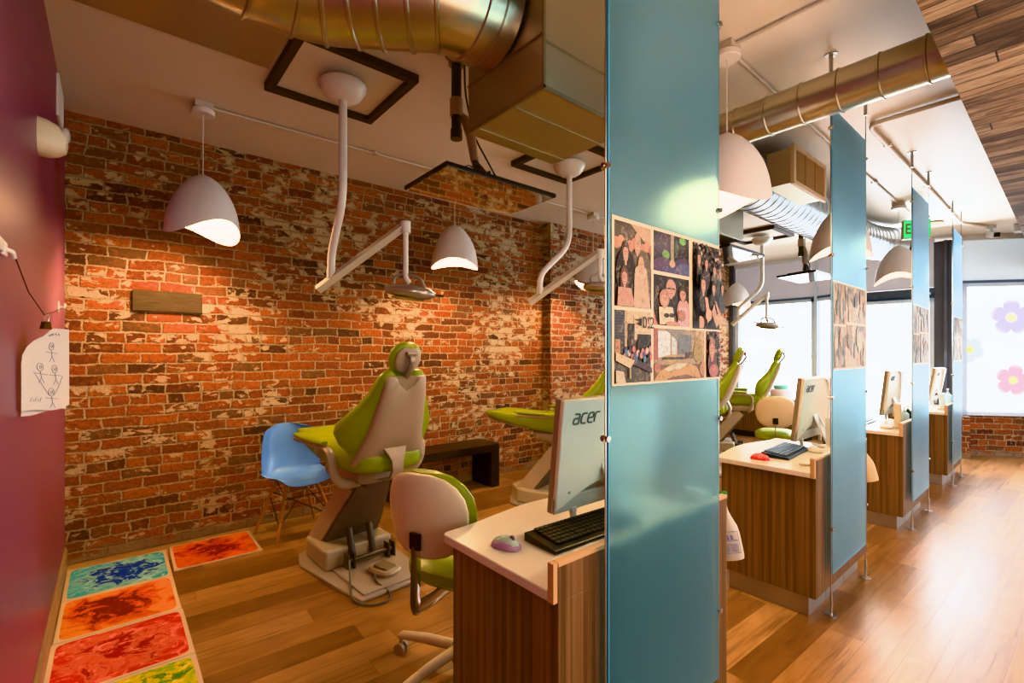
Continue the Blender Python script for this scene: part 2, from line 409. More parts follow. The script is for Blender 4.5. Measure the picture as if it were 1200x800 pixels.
window(1,A,B,.56,2.28); window(2,B,C,.56,2.28,0,.03); window(3,C,D,.1,2.16,0,.05); window(4,G0,G1,.55,2.34)
mb=MB()
for a,b,z in ((A,B,2.315),(B,C,2.315),(C,D,2.315)): wallseg(mb,a,b,z,CEIL,.06)
struct('wall_end',mb,shade1)
mb=MB()
for a,b in ((A,B),(B,C)): wallseg(mb,a,b,0,.56,.1)
struct('wall_end_base',mb,brick3)
mb=MB(); wallseg(mb,C,D,2.16,2.30,.05,-.03); struct('trim_1',mb,M('door_header_dark','505A68',.5))
mb=MB(); wallseg(mb,D,E_,0,2.93,.2,-.02); wallseg(mb,(8.72,1.17),(8.72,1.14),0,2.93,.05,-.05); struct('trim_2',mb,wincol)
mb=MB(); wallseg(mb,(8.72,1.05),(8.74,1.0),0,2.95,.1,-.03); struct('trim_3',mb,winblue)
mb=MB(); wallseg(mb,G0,G1,2.38,2.92,.06); struct('wall_right',mb,shade2)
mb=MB(); wallseg(mb,G0,G1,0,.55,.12,0); wallseg(mb,(8.60,1.03),(8.62,.905),0,.55,.25,0); struct('wall_right_base',mb,brick3)
mb=MB(); wallseg(mb,G0,G1,2.92,2.99,.1,-.04); wallseg(mb,A,B,2.93,2.99,.1,-.04); wallseg(mb,C,D,2.93,2.99,.1,-.04); struct('trim_4',mb,M('trim_white','E6EDF2',.4))
mb=MB(); mb.bb((8.72,4.06,0),(8.86,4.14,2.99)); struct('trim_5',mb,wincol)
mb=MB(); mb.box((8.78,2.74,1.65),(.05,.05,2.6),.005); struct('trim_6',mb,winblue)
# flower clings on the big window
def flower(px,pz,r,c1,c2,label,rot=0):
    L=math.hypot(G1[0]-G0[0],G1[1]-G0[1]); ux,uy=(G1[0]-G0[0])/L,(G1[1]-G0[1])/L
    nx,ny=-(-uy),-(ux)
    if nx>0: nx,ny=-nx,-ny
    n=N('flower_cling'); vec,u,v=n.uv()
    d=n.m_('POWER',n.m_('ADD',n.m_('POWER',n.m_('SUBTRACT',u,.5),2.),n.m_('POWER',n.m_('SUBTRACT',v,.5),2.)),.5)
    e=n.n('ShaderNodeEmission'); n.l(n.mix(n.step(d,.08,.16),lin(c2),n.mix(n.step(d,.36,.52),lin(c1),(1.,1.,1.))),e.inputs[0]); e.inputs[1].default_value=1.0  # pastel emission stands in for daylight coming through the blind
    n.l(e.outputs[0],n.out.inputs[0])
    b=MB(); base=Vector((G0[0]+ux*px,G0[1]+uy*px,pz))+Vector((nx,ny,0))*.012
    pts=[]; K=90
    for k in range(K):
        a=2*PI*k/K+rot; rr=r*(.62+.38*abs(math.cos(a*2.5-rot*2.5))**.7)
        pts.append((rr*math.cos(a),rr*math.sin(a)))
    ctr=b.b.verts.new(base); vs=[b.b.verts.new(base+Vector((ux*p[0],uy*p[0],p[1]))) for p in pts]
    b.uv=b.b.loops.layers.uv.new('UVMap')
    for i in range(K):
        f=b.b.faces.new((ctr,vs[i],vs[(i+1)%K])); q=[(0,0),pts[i],pts[(i+1)%K]]
        for l,p in zip(f.loops,q): l[b.uv].uv=(.5+p[0]/r*.5,.5+p[1]/r*.5)
    o=b.build('flower_decal',n.m); tag(o,label,'decal','flower decals on the storefront window'); return o
flower(.58,1.87,.25,'DCD2F6','F4F2C4','pale lilac flower decal, highest on the bright storefront window',.3)
flower(.10,1.44,.19,'DCE6EE','F0EC94','pale grey-blue flower decal with yellow centre by the left window edge',.9)
flower(.60,1.03,.22,'F6C4D8','F0EEB0','pink flower decal with yellow centre, lowest on the storefront window',.1)
flower(1.35,1.55,.22,'F2C9A0','EEEC9E','peach flower decal far along the storefront window',.5)
# ------------------------------------------------------------------ timber block, siren, vent, string line on the plum wall
mb=MB(); mb.box((.32,YW-.003,1.768),(.415,.05,.148),.006)
o=mb.build('timber_block',weath); tag(o,'weathered grey-brown timber block set into the brick wall','timber')
t=empty('alarm_siren','off-white oval alarm siren with strobe lens on the plum wall','alarm',(-.232,3.0,2.34))
mb=MB(); mb.pillow([(0,.07,.078),(.03,.07,.078),(.06,.062,.07),(.085,.045,.052),(.092,.02,.02)],lambda x,d,q:(q,x,d-(.02 if d>0 else 0)*q/.09),24,.75); mb.build('housing',cream,t)
mb=MB(); mb.lathe([(.035,0),(.035,.012),(.028,.016),(.028,.02),(.012,.024)],20,(.075,-.012,.02),axis='x'); mb.build('strobe_lens',M('lens_grey','C8C0B6',.2),t)
t.location=(-.232,2.80,2.305)
t=empty('wall_vent','white louvred vent grille high on the plum wall','vent',(-.232,3.8,2.83))
mb=MB()
for z in (-.11,.11): mb.box((.006,0,z),(.012,.34,.015),.002)
for y in (-.163,.163): mb.box((.006,y,0),(.012,.015,.22),.002)
mb.build('frame',white,t)
mb=MB()
for k in range(9): mb.box((.005,0,-.09+k*.0225),(.004,.31,.018),0,RY(R(35)))
mb.build('louvres',white,t)
t=empty('wall_hook','white adhesive hook on the plum wall holding the sagging wire','hook',(-.232,1.93,1.69))
mb=MB(); mb.box((.004,-.08,.003),(.008,.09,.035),.003); mb.box((.004,0,0),(.008,.055,.04),.003); mb.tube(seg([(0.005,0,.0),(.02,.0,-.006),(.02,.03,-.018)],.01),.006); mb.build('hook_body',white,t)
t=empty('wall_hook','small white hook on the plum wall near the brick corner','hook',(-.232,3.72,1.66))
mb=MB(); mb.box((.004,0,0),(.008,.05,.06),.003); mb.tube(seg([(0.005,0,.0),(.03,.0,-.006),(.03,.0,.02)],.01),.006); mb.build('hook_body',white,t)
mb=MB(); mb.tube([(-.21,1.95,1.675),(-.198,2.12,1.59),(-.175,2.28,1.53)],.0016,6); mb.tube([(-.175,2.28,1.53),(-.19,2.9,1.58),(-.205,3.70,1.655)],.0016,6)
tag(mb.build('hanging_wire',M('wire_brown','3B2018',.5)),'thin dark wire strung along the plum wall between hooks','wire')
# paper drawings: curled sheets
def paper(p0,p1,z0,z1,lab,seed,draw=True):
    """letter sheet hanging from the wire, standing a little off the wall; p0/p1 = bottom corners in plan"""
    rnd=random.Random(seed); b=MB(); nu,nv=14,18; p0=Vector(p0); p1=Vector(p1); dr=(p1-p0).normalized(); W=(p1-p0).length; nn=Vector((dr.y,-dr.x))
    def P(u,v,o=0.):
        bend=.012*math.sin(u*3.1)*(1-v)+.03*max(0,v-.6)*(1-u)
        q=p0+dr*(W*u)+nn*(bend+o); z=z0+(z1-z0)*v
        if v>.6 and u<.6: k=(v-.6)/.4; e=(1-u/.6)*k*k; q=q+dr*(W*.33*e); z-=e*.03
        return (q.x,q.y,z+.006*math.sin(u*6+seed)*(1-v))
    g=[]
    for j in range(nv+1):
        g.append([b.b.verts.new(P((i/nu)+(.012*((j%2)-.5) if i==0 else 0),j/nv)) for i in range(nu+1)])
    for j in range(nv):
        for i in range(nu):
            f=b.b.faces.new((g[j][i],g[j][i+1],g[j+1][i+1],g[j+1][i])); f.smooth=True
    if draw:
        def st(pts,r=.0007): b.tube([P(u,v,.0012) for u,v in pts],r,4,mat=1)
        def circ(cu,cv,r): st([(cu+r*math.cos(a*PI/6),cv+r*.8*math.sin(a*PI/6)) for a in range(13)])
        for cu,cv in ((.55,.78),(.62,.50),(.32,.52),(.52,.22)):
            circ(cu,cv,.06); circ(cu+.01,cv,.02); st([(cu,cv-.05),(cu+.02,cv-.13)]); st([(cu-.12,cv-.07),(cu+.14,cv-.09)]); st([(cu+.02,cv-.13),(cu-.04,cv-.19)]); st([(cu+.02,cv-.13),(cu+.07,cv-.19)])
        st([(.22,.44),(.35,.30),(.47,.18)]); st([(.57,.18),(.70,.28),(.80,.40)])
        for k in range(5): st([(.13+.04*k,.10),(.16+.04*k,.15-.02*(k%2))])
        for k in range(5): st([(.42+.07*k,.92),(.45+.07*k,.94),(.46+.07*k,.91)])
    o=b.build('paper_drawing',[M('paper_white','DCD2CA',.8),M('pencil_grey','8A8490',.8)]); tag(o,lab,'drawing','drawings clipped to the wire'); return o
paper((-.222,2.20),(-.118,2.392),1.205,1.485,'white curled paper sheet with pencil stick figures clipped on the plum wall',1)
paper((-.226,2.235),(-.128,2.415),1.195,1.475,'second paper sheet hanging behind the pencil drawing on the plum wall',4,False)
t=empty('binder_clip','small metal clip gripping the top of the paper drawings','clip',(-.172,2.295,1.495),R(-25))
mb=MB(); mb.prism([(-.022,-.014),(.022,-.014),(.012,.012),(-.012,.012)],'x',-.006,.006); mb.build('clip_body',M('brass_clip','6E5A3A',.35,1.),t)
mb=MB(); mb.tube(seg([(0,-.012,.01),(.005,-.018,.032),(.005,.012,.034),(0,.01,.01)],.01),.0016,6); mb.build('clip_handle',steel,t)
# ------------------------------------------------------------------ floor tiles
def gel(x0,y0,w,h,m,lab,z=.0,rz=0.):
    b=MB(); b.quad([(0,0,.006),(w,0,.006),(w,h,.006),(0,h,.006)],[(0,0),(1,0),(1,1),(0,1)])
    for p,q in (((0,0),(w,0)),((w,0),(w,h)),((w,h),(0,h)),((0,h),(0,0))):
        b.quad([(p[0],p[1],.0),(q[0],q[1],.0),(q[0],q[1],.006),(p[0],p[1],.006)],[(0,0)]*4)
    o=b.build('sensory_floor_tile',m,loc=(x0,y0,z)); o.rotation_euler=(0,0,rz); tag(o,lab,'floor tile','liquid filled floor tiles'); return o
gel(-.213,3.655,.508,.505,tile_mat('tile_blue','3FB0C0','8CC6C6','0B3FA6',2.),'blue and turquoise swirled floor tile in the corner by the brick wall')
gel(-.213,3.15,.508,.5,tile_mat('tile_orange','E08A12','C84A0A','7A1404',11.),'orange floor tile with dark red swirls, second from the brick wall')
gel(-.218,2.645,.518,.5,tile_mat('tile_red','C2261E','D8705C','A00C12',23.,.52),'red and pink swirled floor tile, third from the brick wall')
gel(-.218,2.14,.518,.5,tile_mat('tile_green','5AAE12','D8C414','4A8A10',31.,.44),'yellow and green floor tile nearest the camera')
gel(.308,3.72,.512,.485,tile_mat('tile_orange_red','E06E10','CE3A0A','8E0E04',41.),'orange and dark red floor tile beside the blue one, along the brick wall',0,R(-1))
# ------------------------------------------------------------------ shell chair (local front = +y)
t=empty('shell_chair','light blue moulded plastic shell chair on wooden dowel legs by the brick wall','chair',(1.11,3.92,0),R(188))
b=MB(); prof=[(.225,.425),(.19,.437),(.12,.43),(.03,.418),(-.06,.415),(-.13,.43),(-.18,.475),(-.205,.55),(-.22,.64),(-.235,.74),(-.245,.80),(-.248,.83)]
wid=[.185,.225,.235,.235,.235,.235,.235,.23,.222,.205,.185,.13]
g=[]; nu=16
for j,((y,z),w) in enumerate(zip(prof,wid)):
    row=[]
    for i in range(nu+1):
        u=-1+2*i/nu; x=w*u; k=abs(u)**3
        up=.05 if 1<=j<=8 else .02
        dz=up*k if j<=5 else up*k*.3; dy=(.10 if j>=6 else .02)*k*(1 if j>=5 else .3)
        if j==0: dz-=.02*(1-k)
        if j==11: dz-=.03*k
        row.append(b.b.verts.new((x,y+dy,z+dz)))
    g.append(row)
for j in range(len(g)-1):
    for i in range(nu):
        f=b.b.faces.new((g[j][i],g[j][i+1],g[j+1][i+1],g[j+1][i])); f.smooth=True
o=b.build('seat_shell',blue,t); md=o.modifiers.new('s','SOLIDIFY'); md.thickness=.007; md=o.modifiers.new('u','SUBSURF'); md.levels=1; md.render_levels=2
for sx in (-1,1):
    for sy in (-1,1):
        b=MB(); b.tube([(sx*.11,sy*.09-.02,.405),(sx*.238,sy*.205,.0)],[.016,.010],12); b.build('leg',beech,t)
b=MB()
for sx in (-1,1):
    b.tube([(sx*.135,-.12,.32),(-sx*.205,.16,.12)],.004,6); b.tube([(sx*.11,-.1,.40),(sx*.14,.11,.33)],.004,6)
    b.tube([(sx*.14,.12,.31),(-sx*.14,.12,.31)],.004,6); b.tube([(sx*.15,-.13,.28),(sx*.2,.165,.13)],.004,6)
b.build('wire_brace',blk,t)
# ------------------------------------------------------------------ bench
t=empty('parsons_bench','low espresso wood bench with slab ends against the brick wall','bench',(2.55,4.07,0))
b=MB(); b.bb((-.57,-.16,.37),(.57,.19,.45),.004); b.build('top',darkw,t)
for x in (-.57,.47):
    b=MB(); b.bb((x,-.16,0),(x+.10,.19,.37),.003); b.build('leg',darkw,t)
# ------------------------------------------------------------------ dental chair (front = +y, x right)
def dental_chair(label,loc,rz):
    t=empty('dental_chair',label,'dental chair',loc,rz,'lime green dental chairs in a row')
    b=MB(); out=[(-.23,-.45),(.20,-.45),(.25,-.2),(.29,.25),(.22,.42),(.06,.52),(-.12,.52),(-.27,.42),(-.32,.25),(-.27,-.2)]
    b.prism(out,'z',.0,.022,bev=.008)
    b.prism([(-.20,-.42),(.18,-.42),(.20,.1),(-.20,.1)],'z',.02,.032,bev=.004); b.build('base_plate',basegrey,t)
    b=MB(); b.prism([(-.245,.02),(.22,.02),(.215,.36),(.10,.49),(-.13,.49),(-.24,.36)],'z',.02,.15,bev=.018); b.build('base_housing',M('housing_beige','B3A794',.45),t)
    b=MB()
    def fr(y,z,w0,w1,th):  # section of lift arm
        return [(w0,y,z),(w1,y,z),(w1,y+th*.5,z+th),(w0,y+th*.5,z+th)]
    b.loft([fr(.25,.05,-.19,.20,.10),fr(.08,.27,-.165,.18,.12),fr(-.09,.50,-.115,.14,.12),fr(-.12,.56,-.10,.13,.06)],smooth=False); b.build('lift_arm',darkgrey,t)
    b=MB()
    for x in (-.215,.195): b.loft([[(x,.30,.04),(x+.03,.30,.04),(x+.03,.38,.15),(x,.38,.15)],[(x*.62,-.09,.53),(x*.62+.025,-.09,.53),(x*.62+.025,.0,.62),(x*.62,.0,.62)]],smooth=False)
    b.build('arm_side_cover',cshell,t)
    b=MB()
    for x in (-.05,.09): b.cyl((x-.02,.0,.07),(x-.02,.06,.25),.022)
    b.cyl((-.14,-.05,.08),(.18,-.05,.08),.014)
    for x in (-.13,-.09,.15,.19): b.box((x,-.04,.075),(.012,.07,.10),.002)
    b.build('hydraulic_linkage',M('linkage_grey','5A544E',.4,.4),t)
    b=MB(); b.pillow([(-.22,.08,.03),(-.2,.15,.05),(-.02,.20,.055),(.2,.19,.05),(.27,.12,.035)],lambda x,d,q:(x+.02,q,.635+d),24,.5); b.build('seat_support',cshell,t)
    b=MB(); b.box((.02,-.06,.585),(.16,.2,.07),.012); b.build('seat_bracket',darkgrey,t)
    # seat and leg rest
    def fs(x,d,q): return (x+.01,q,.745+d+.05*abs(x/.27)**2*(1 if d>0 else .3)+ (.05*((q-.3)/.5) if q>.3 else 0))
    b=MB(); b.pillow([(-.385,.14,.03),(-.37,.19,.052),(-.33,.225,.07),(-.25,.245,.078),(-.15,.25,.08),(0,.255,.08),(.15,.25,.075),(.25,.235,.07),(.3,.21,.055)],fs,32,.55)
    b.build('seat',green,t)
    for y in (-.17,-.05,.08):
        pass
    b=MB(); b.pillow([(.26,.19,.05),(.32,.225,.06),(.45,.215,.05),(.62,.20,.042),(.74,.175,.036),(.81,.12,.022)],fs,32,.55); b.build('leg_rest',green,t)
    b=MB(); b.pillow([(.28,.17,.03),(.45,.17,.028),(.66,.15,.02),(.78,.12,.012)],lambda x,d,q:(x+.01,q,.70+d+(.06*((q-.3)/.5))),24,.5); b.build('leg_rest_shell',cshell,t)
    b=MB(); b.pillow([(.765,.15,.024),(.80,.13,.026),(.835,.09,.016)],lambda x,d,q:(x+.01,q,.80+d),20,.6); b.build('foot_guard',M('toe_cap_grey','6F7482',.35),t)
    # backrest: tilt back
    tb=R(22); L0=.72; 
    def fb(x,d,q,wing=1.0,thk=0.,off=0.):
        k=abs(x)
        yy=d+off+wing*1.25*max(0,k-.12)**1.6
        ear=0.
        if q>.50: ear=-.055*max(0,1-(k/.075)**2)*min(1,(q-.50)/.08)
        s=q+ear
        return (x+.01,-.27-s*math.sin(tb)+yy*math.cos(tb),L0+s*math.cos(tb)+yy*math.sin(tb))
    b=MB(); b.pillow([(.0,.13,.03),(.02,.17,.042),(.07,.225,.052),(.13,.285,.056),(.19,.315,.056),(.25,.31,.054),(.31,.275,.052),(.38,.23,.05),(.46,.19,.048),(.53,.165,.046),(.58,.15,.04),(.615,.125,.026),(.625,.10,.012)],fb,48,.62)
    b.build('backrest',green,t)
    b=MB(); b.pillow([(.035,.245,.010),(.05,.243,.02),(.12,.215,.03),(.25,.178,.036),(.40,.156,.036),(.52,.138,.032),(.595,.125,.02),(.605,.118,.010)],lambda x,d,q:fb(x,d,q+(.06*max(0,1-(abs(x)/.17)**2) if q<.1 else 0)-(.035*max(0,1-(abs(x)/.06)**2) if q>.5 else 0),.25,0,-.048),40,.5)
    sh=b.build('back_shell',cshell,t)
    b=MB(); b.loft([[(.01+sx*w,y+dy,z) for sx,dy in ((-1,-.012),(1,-.012),(1,.012),(-1,.012))] for w,y,z in ((.075,-.392,.835),(.055,-.410,.80),(.038,-.425,.76),(.034,-.425,.70),(.040,-.405,.655),(.044,-.33,.625),(.044,-.25,.62))],smooth=True)
    st_=None
    b.build('back_strut',cshell,t)
    # headrest
    b=MB(); 
    def fh(x,d,q): return (x+.01,-.27-q*math.sin(tb)+d*math.cos(tb)+.02,L0+q*math.cos(tb)+d*math.sin(tb))
    b.pillow([(.60,.035,.018),(.615,.065,.028),(.65,.092,.036),(.70,.102,.038),(.745,.095,.036),(.78,.07,.028),(.795,.035,.016)],fh,32,.8); hd=b.build('headrest',green,t)
    b=MB(); b.pillow([(.625,.04,.012),(.65,.07,.016),(.70,.084,.018),(.745,.075,.016),(.775,.045,.01)],lambda x,d,q:fh(x,d-.034,q),28,.8); b.build('headrest_shell',cshell,hd)
    b=MB(); p=[fh(0,-.05,.74),fh(0,-.085,.72),fh(0,-.075,.66),fh(0,-.055,.60),fh(0,-.05,.52)]
    b.tube(seg(p,.03),.016,8,flat=(1.2,.7)); b.tube([fh(-.03,-.058,.748),fh(.03,-.058,.748)],.014,8); b.build('headrest_bracket',M('bracket_grey','9A9188',.35,.3),hd)
    for s_ in (-1,1):
        b=MB(); p=[(s_*.10+.01,-.14,.595),(s_*.22+.01,-.17,.60),(s_*.295+.01,-.20,.68),(s_*.305+.01,-.21,.815),(s_*.31+.01,-.08,.835),(s_*.32+.01,.31,.83)]
        b.tube(seg(p,.07),[.024]*len(seg(p,.07)),12,flat=(.7,1.25)); ar=b.build('armrest',cshell,t)
        b=MB(); b.pillow([(-.14,.02,.01),(-.10,.034,.016),(.1,.038,.016),(.28,.034,.014),(.34,.018,.006)],lambda x,d,q:(x+s_*.32+.01,q,.862+d),20,.7); b.build('arm_pad',green,ar)
    return t
dental_chair('lime green dental chair with grey shell back beside the blue shell chair',(1.27,3.03,0),R(93-90))
def chairdup(src,label,loc,ang): return dup(src,loc,R(ang-90),label)
DC=[o for o in bpy.data.objects if o.name=='dental_chair'][0]
chairdup(DC,'lime green dental chair behind the nearest white monitor, second in the row',(3.20,3.06,0),106)
chairdup(DC,'lime green dental chair showing only its headrest beside the photo panel, third',(5.36,3.0,0),108)
chairdup(DC,'lime green dental chair in front of the bright corner window, farthest in the row',(6.80,3.12,0),112)
# foot pedal on the chair base plate + hoses
t=empty('foot_pedal','flat grey foot pedal resting on the dental chair base plate','pedal',(1.31,2.79,.033),R(20))
b=MB(); b.pillow([(0,.075,.09),(.018,.08,.1),(.03,.07,.09)],lambda x,d,q:(x,d,q),28,.7); b.build('pedal_base',cshell,t)
b=MB(); b.box((0,.0,.036),(.09,.11,.016),.006,RX(R(5))); b.build('pedal_pad',M('pad_taupe','7C6E5C',.6),t)
b=MB(); b.tube(seg([(1.14,2.93,.10),(1.10,2.82,.05),(1.03,2.62,.012),(1.08,2.50,.010),(1.20,2.48,.010),(1.24,2.58,.012),(1.2,2.68,.04),(1.23,2.76,.05)],.08),.0065,8)
tag(b.build('foot_control_hose',M('hose_grey','6E6B68',.5)),'grey hose looping over the floor from the nearest dental chair base','hose')
# ------------------------------------------------------------------ assistant stool (front=+y)
def stool(label,loc,rz):
    t=empty('assistant_stool',label,'stool',loc,rz,'lime green assistant stools')
    b=MB()
    rows=[(0,.06,.016),(.012,.105,.021),(.04,.15,.025),(.08,.175,.027),(.13,.19,.028),(.19,.193,.028),(.24,.182,.027),(.285,.155,.025),(.315,.115,.021),(.33,.06,.014)]
    def f(x,d,q,o=0.): return (x,-.285+d+o+1.3*x*x-.10*(q-.18),.60+q)
    b.pillow(rows,f,36,.8); b.build('back_shell',cream,t)
    b=MB(); b.pillow([(q*1.02-.004,w*1.035,.028) for q,w,th in rows],lambda x,d,q:f(x,d,q,.045),36,.8); b.build('back_pad',green,t)
    b=MB(); p=seg([(0,-.308,.66),(0,-.315,.45),(0,-.305,.415),(0,-.22,.405),(0,0,.412)],.035)
    b.tube(p,.02,8,flat=(1.5,.28)); br=b.build('back_bracket',chrome,t)
    b=MB(); b.box((0,-.315,.675),(.052,.012,.065),.003); b.build('bracket_slot',blkp,br)
    b=MB(); b.pillow([(-.06,.10,.10),(-.052,.17,.17),(-.02,.21,.205),(.02,.21,.205),(.045,.185,.175),(.06,.14,.13),(.065,.06,.06)],lambda x,d,q:(x,d,.485+q),36,.75); b.build('seat',green,t)
    b=MB(); b.cyl((0,0,.09),(0,0,.25),.032); b.cyl((0,0,.25),(0,0,.44),.018); b.cyl((0,0,.05),(0,0,.12),.045,.04); b.build('gas_column',M('column_grey','5C5650',.4,.4),t)
    for k in range(5):
        a=R(36+72*k+stool.ph); c,s=math.cos(a),math.sin(a)
        b=MB(); b.tube([(c*.02,s*.02,.10),(c*.18,s*.18,.098),(c*.31,s*.31,.085),(c*.325,s*.325,.08)],[.030,.028,.023,.012],12,flat=(.9,.75)); lg=b.build('leg',cream,t)
        b=MB(); cx,cy=c*.315,s*.315
        b.cyl((cx,cy,.045),(cx,cy,.08),.008); tx,ty=-s,c
        for w in (-.016,.016): b.cyl((cx+tx*(w-.009),cy+ty*(w-.009),.026),(cx+tx*(w+.009),cy+ty*(w+.009),.026),.026)
        b.build('caster',M('caster_beige','A8957C',.5),lg)
    return t
stool.ph=6
ST=stool('lime green assistant stool with cream shell back beside the nearest desk',(1.185,1.755,0),R(-68))
dup(ST,(5.66,2.16,0),R(-70),'lime green assistant stool with wide cream back behind the second desk')
dup(ST,(7.16,2.12,0),R(-70),'lime green assistant stool mostly hidden behind the second white monitor')
# ------------------------------------------------------------------ desks
def desk(label,x0,L=.93):
    t=empty('workstation_desk',label,'desk',(x0,.875,0),0,'zebra wood workstation desks')
    b=MB(); b.bb((.012,.0,.115),(L,.50,.745),.002); b.build('carcass',wood,t)
    b=MB(); b.bb((.0,.0,.115),(.012,.018,.838),.001); b.bb((.012,-.0,.745),(L,.018,.838),.001); b.bb((.0,.018,.115),(.012,.5,.745),.001); b.build('side_panel',wood,t)
    b=MB(); b.bb((0.0,-.001,.838),(L,.022,.85),.001); b.build('edge_strip',edgel,t)
    b=MB(); b.bb((.035,.045,0),(L-.02,.47,.115),.001)
    for x in (.30,.62): b.bb((x,.043,.002),(x+.003,.046,.113))
    b.build('kick_plate',kick,t)
    b=MB(); r=.03
    pts=[(-.018,.022),(L-.0,.022),(L,.56)]
    # wave along the user side
    for k in range(13):
        u=1-k/12; pts.append((L*u*.97+.0,.545+.055*math.sin(u*PI)**2))
    pts+= [(-.008,.545),(-.018,.53)]
    P2=[]; 
    for p in pts:
        if not P2 or math.hypot(p[0]-P2[-1][0],p[1]-P2[-1][1])>.004: P2.append(p)
    b.prism(P2,'z',.745,.774,bev=.004); b.build('worktop',quartz,t)
    b=MB(); b.bb((-.018,.0,.745),(-.002,.022,.85),.001); b.build('end_trim',edgel,t)
    return t
desk('zebra wood workstation desk nearest the camera with white quartz top',.895)
desk('zebra wood workstation desk with a red mouse on its top, second in the row',2.80)
desk('zebra wood workstation desk seen between the second and third glass panels',4.72)
desk('zebra wood workstation desk farthest down the row by the grey column',6.68)
# ------------------------------------------------------------------ monitors (back faces -y)
def text_mesh(s,size,shear=0.,ext=.001,parent=None,name='lettering',mat=None,offset=0.):
    cu=bpy.data.curves.new('t','FONT'); cu.body=s; cu.size=size; cu.shear=shear; cu.extrude=ext; cu.align_x='CENTER'; cu.align_y='CENTER'; cu.offset=offset
    o=bpy.data.objects.new('t',cu); COL.objects.link(o); dg=bpy.context.evaluated_depsgraph_get()
    me=bpy.data.meshes.new_from_object(o.evaluated_get(dg)); bpy.data.objects.remove(o); bpy.data.curves.remove(cu)
    me.materials.clear()
    if mat: me.materials.append(mat)
    r=bpy.data.objects.new(name,me); COL.objects.link(r)
    if parent: r.parent=parent
    return r
def logo_acer(parent,ox,oz,y,h):
    """rounded lower-case letters drawn as strokes, slanted"""
    b=MB(); w=h*1.05; r=h*.10
    def T(p,q): return (ox+p*w+q*h*.22,y,oz+q*h)
    def st(pts,k=.45): b.tube(seg([T(*p) for p in pts],h*k),r,6,flat=(.5,1.) )
    x=0
    st([(x+.08,1),(x+.55,1),(x+.78,.92),(x+.78,0)]); st([(x+.78,.58),(x+.12,.56),(x+.0,.28),(x+.12,.0),(x+.78,.02)],.2)
    x=1.05; st([(x+.72,1),(x+.1,1),(x,.5),(x+.1,0),(x+.70,0)])
    x=2.05; st([(x+.04,.48),(x+.78,.52),(x+.74,1),(x+.12,1),(x-.02,.5),(x+.08,0),(x+.72,0)],.25)
    x=3.05; st([(x,0),(x+.02,1),(x+.6,1)],.4)
    return b.build('brand_lettering',M('logo_grey','6E6E64',.35,.6),parent)
def monitor(label,x,y,z,W=.57,H=.415,tilt=6,yaw=0.,logo=True):
    t=empty('computer_monitor',label,'monitor',(x,y,z),R(yaw),'white monitors on the desks')
    tl=RX(R(tilt))
    def T(p): v=tl@Vector(p); return (v.x,v.y,v.z+.0)
    def xf(b):
        for v in b.b.verts: v.co=tl@v.co
    b=MB(); b.bb((0,-.012,.0),(W,.012,H),.004); xf(b); b.build('screen_frame',M('frame_taupe','A08C78',.4,.2),t)
    b=MB(); b.bb((.012,.0122,.05),(W-.012,.0135,H-.012)); xf(b); b.build('screen',blkp,t)
    b=MB(); arc=[(W*k/16, .012+ .085*math.sin(PI*k/16)) for k in range(17)]
    b.prism(arc+[(W,H),(0,H)],'y',-.032,-.012,bev=.006); xf(b); b.build('back_cover',M('monitor_white','EADFCB',.3),t)
    b=MB(); arc2=[(W*(.60+.30*math.sin(PI*.5*k/12)),H*(.98-.72*(1-math.cos(PI*.5*k/12)))) for k in range(13)]
    b.prism(arc2+[(W*.985,H*.22),(W*.985,H*.98)],'y',-.046,-.030,bev=.006); xf(b); b.build('curved_back_bulge',M('monitor_gloss','EEF0F0',.12),t)
    b=MB(); b.bb((.0,-.026,.002),(W,-.008,.06),.003); xf(b); b.build('chin',M('monitor_chin','C3BDAE',.35),t)
    for fx in (.10,W-.12):
        b=MB(); b.prism([(fx-.013,.01),(fx+.018,.01),(fx+.010,-.045),(fx+.001,-.045)],'y',-.03,-.012,bev=.002); b.build('foot',M('monitor_foot','D6CFC0',.3),t)
    b=MB(); b.loft([[(W*.5-.05,-.03,.20),(W*.5+.05,-.03,.20),(W*.5+.05,-.02,.205),(W*.5-.05,-.02,.205)],[(W*.5-.06,-.145,-.045),(W*.5+.06,-.145,-.045),(W*.5+.06,-.135,-.045),(W*.5-.06,-.135,-.045)]],smooth=False); b.build('kickstand',M('monitor_foot','D6CFC0',.3),t)
    b=MB(); b.lathe([(.006,-.001),(.006,.003),(.003,.003)],14,(.065,-.034,.075),axis='y'); xf(b); b.build('lock_slot',M('monitor_chin','C3BDAE',.35),t)
    if logo:
        o=logo_acer(t,.052,H-.088,-.034,.036)
        for v in o.data.vertices: v.co=tl@v.co
    return t
monitor('large white monitor seen from behind on the nearest desk beside the glass panel',1.205,1.225,.822)
monitor('white monitor seen from behind on the second desk, behind a dark keyboard',3.40,1.20,.822)
monitor('white monitor on the third desk in front of the bright window',5.42,1.17,.822,.5)
monitor('white monitor on the farthest desk beside the grey column',7.42,1.15,.822,.5,.4,9)
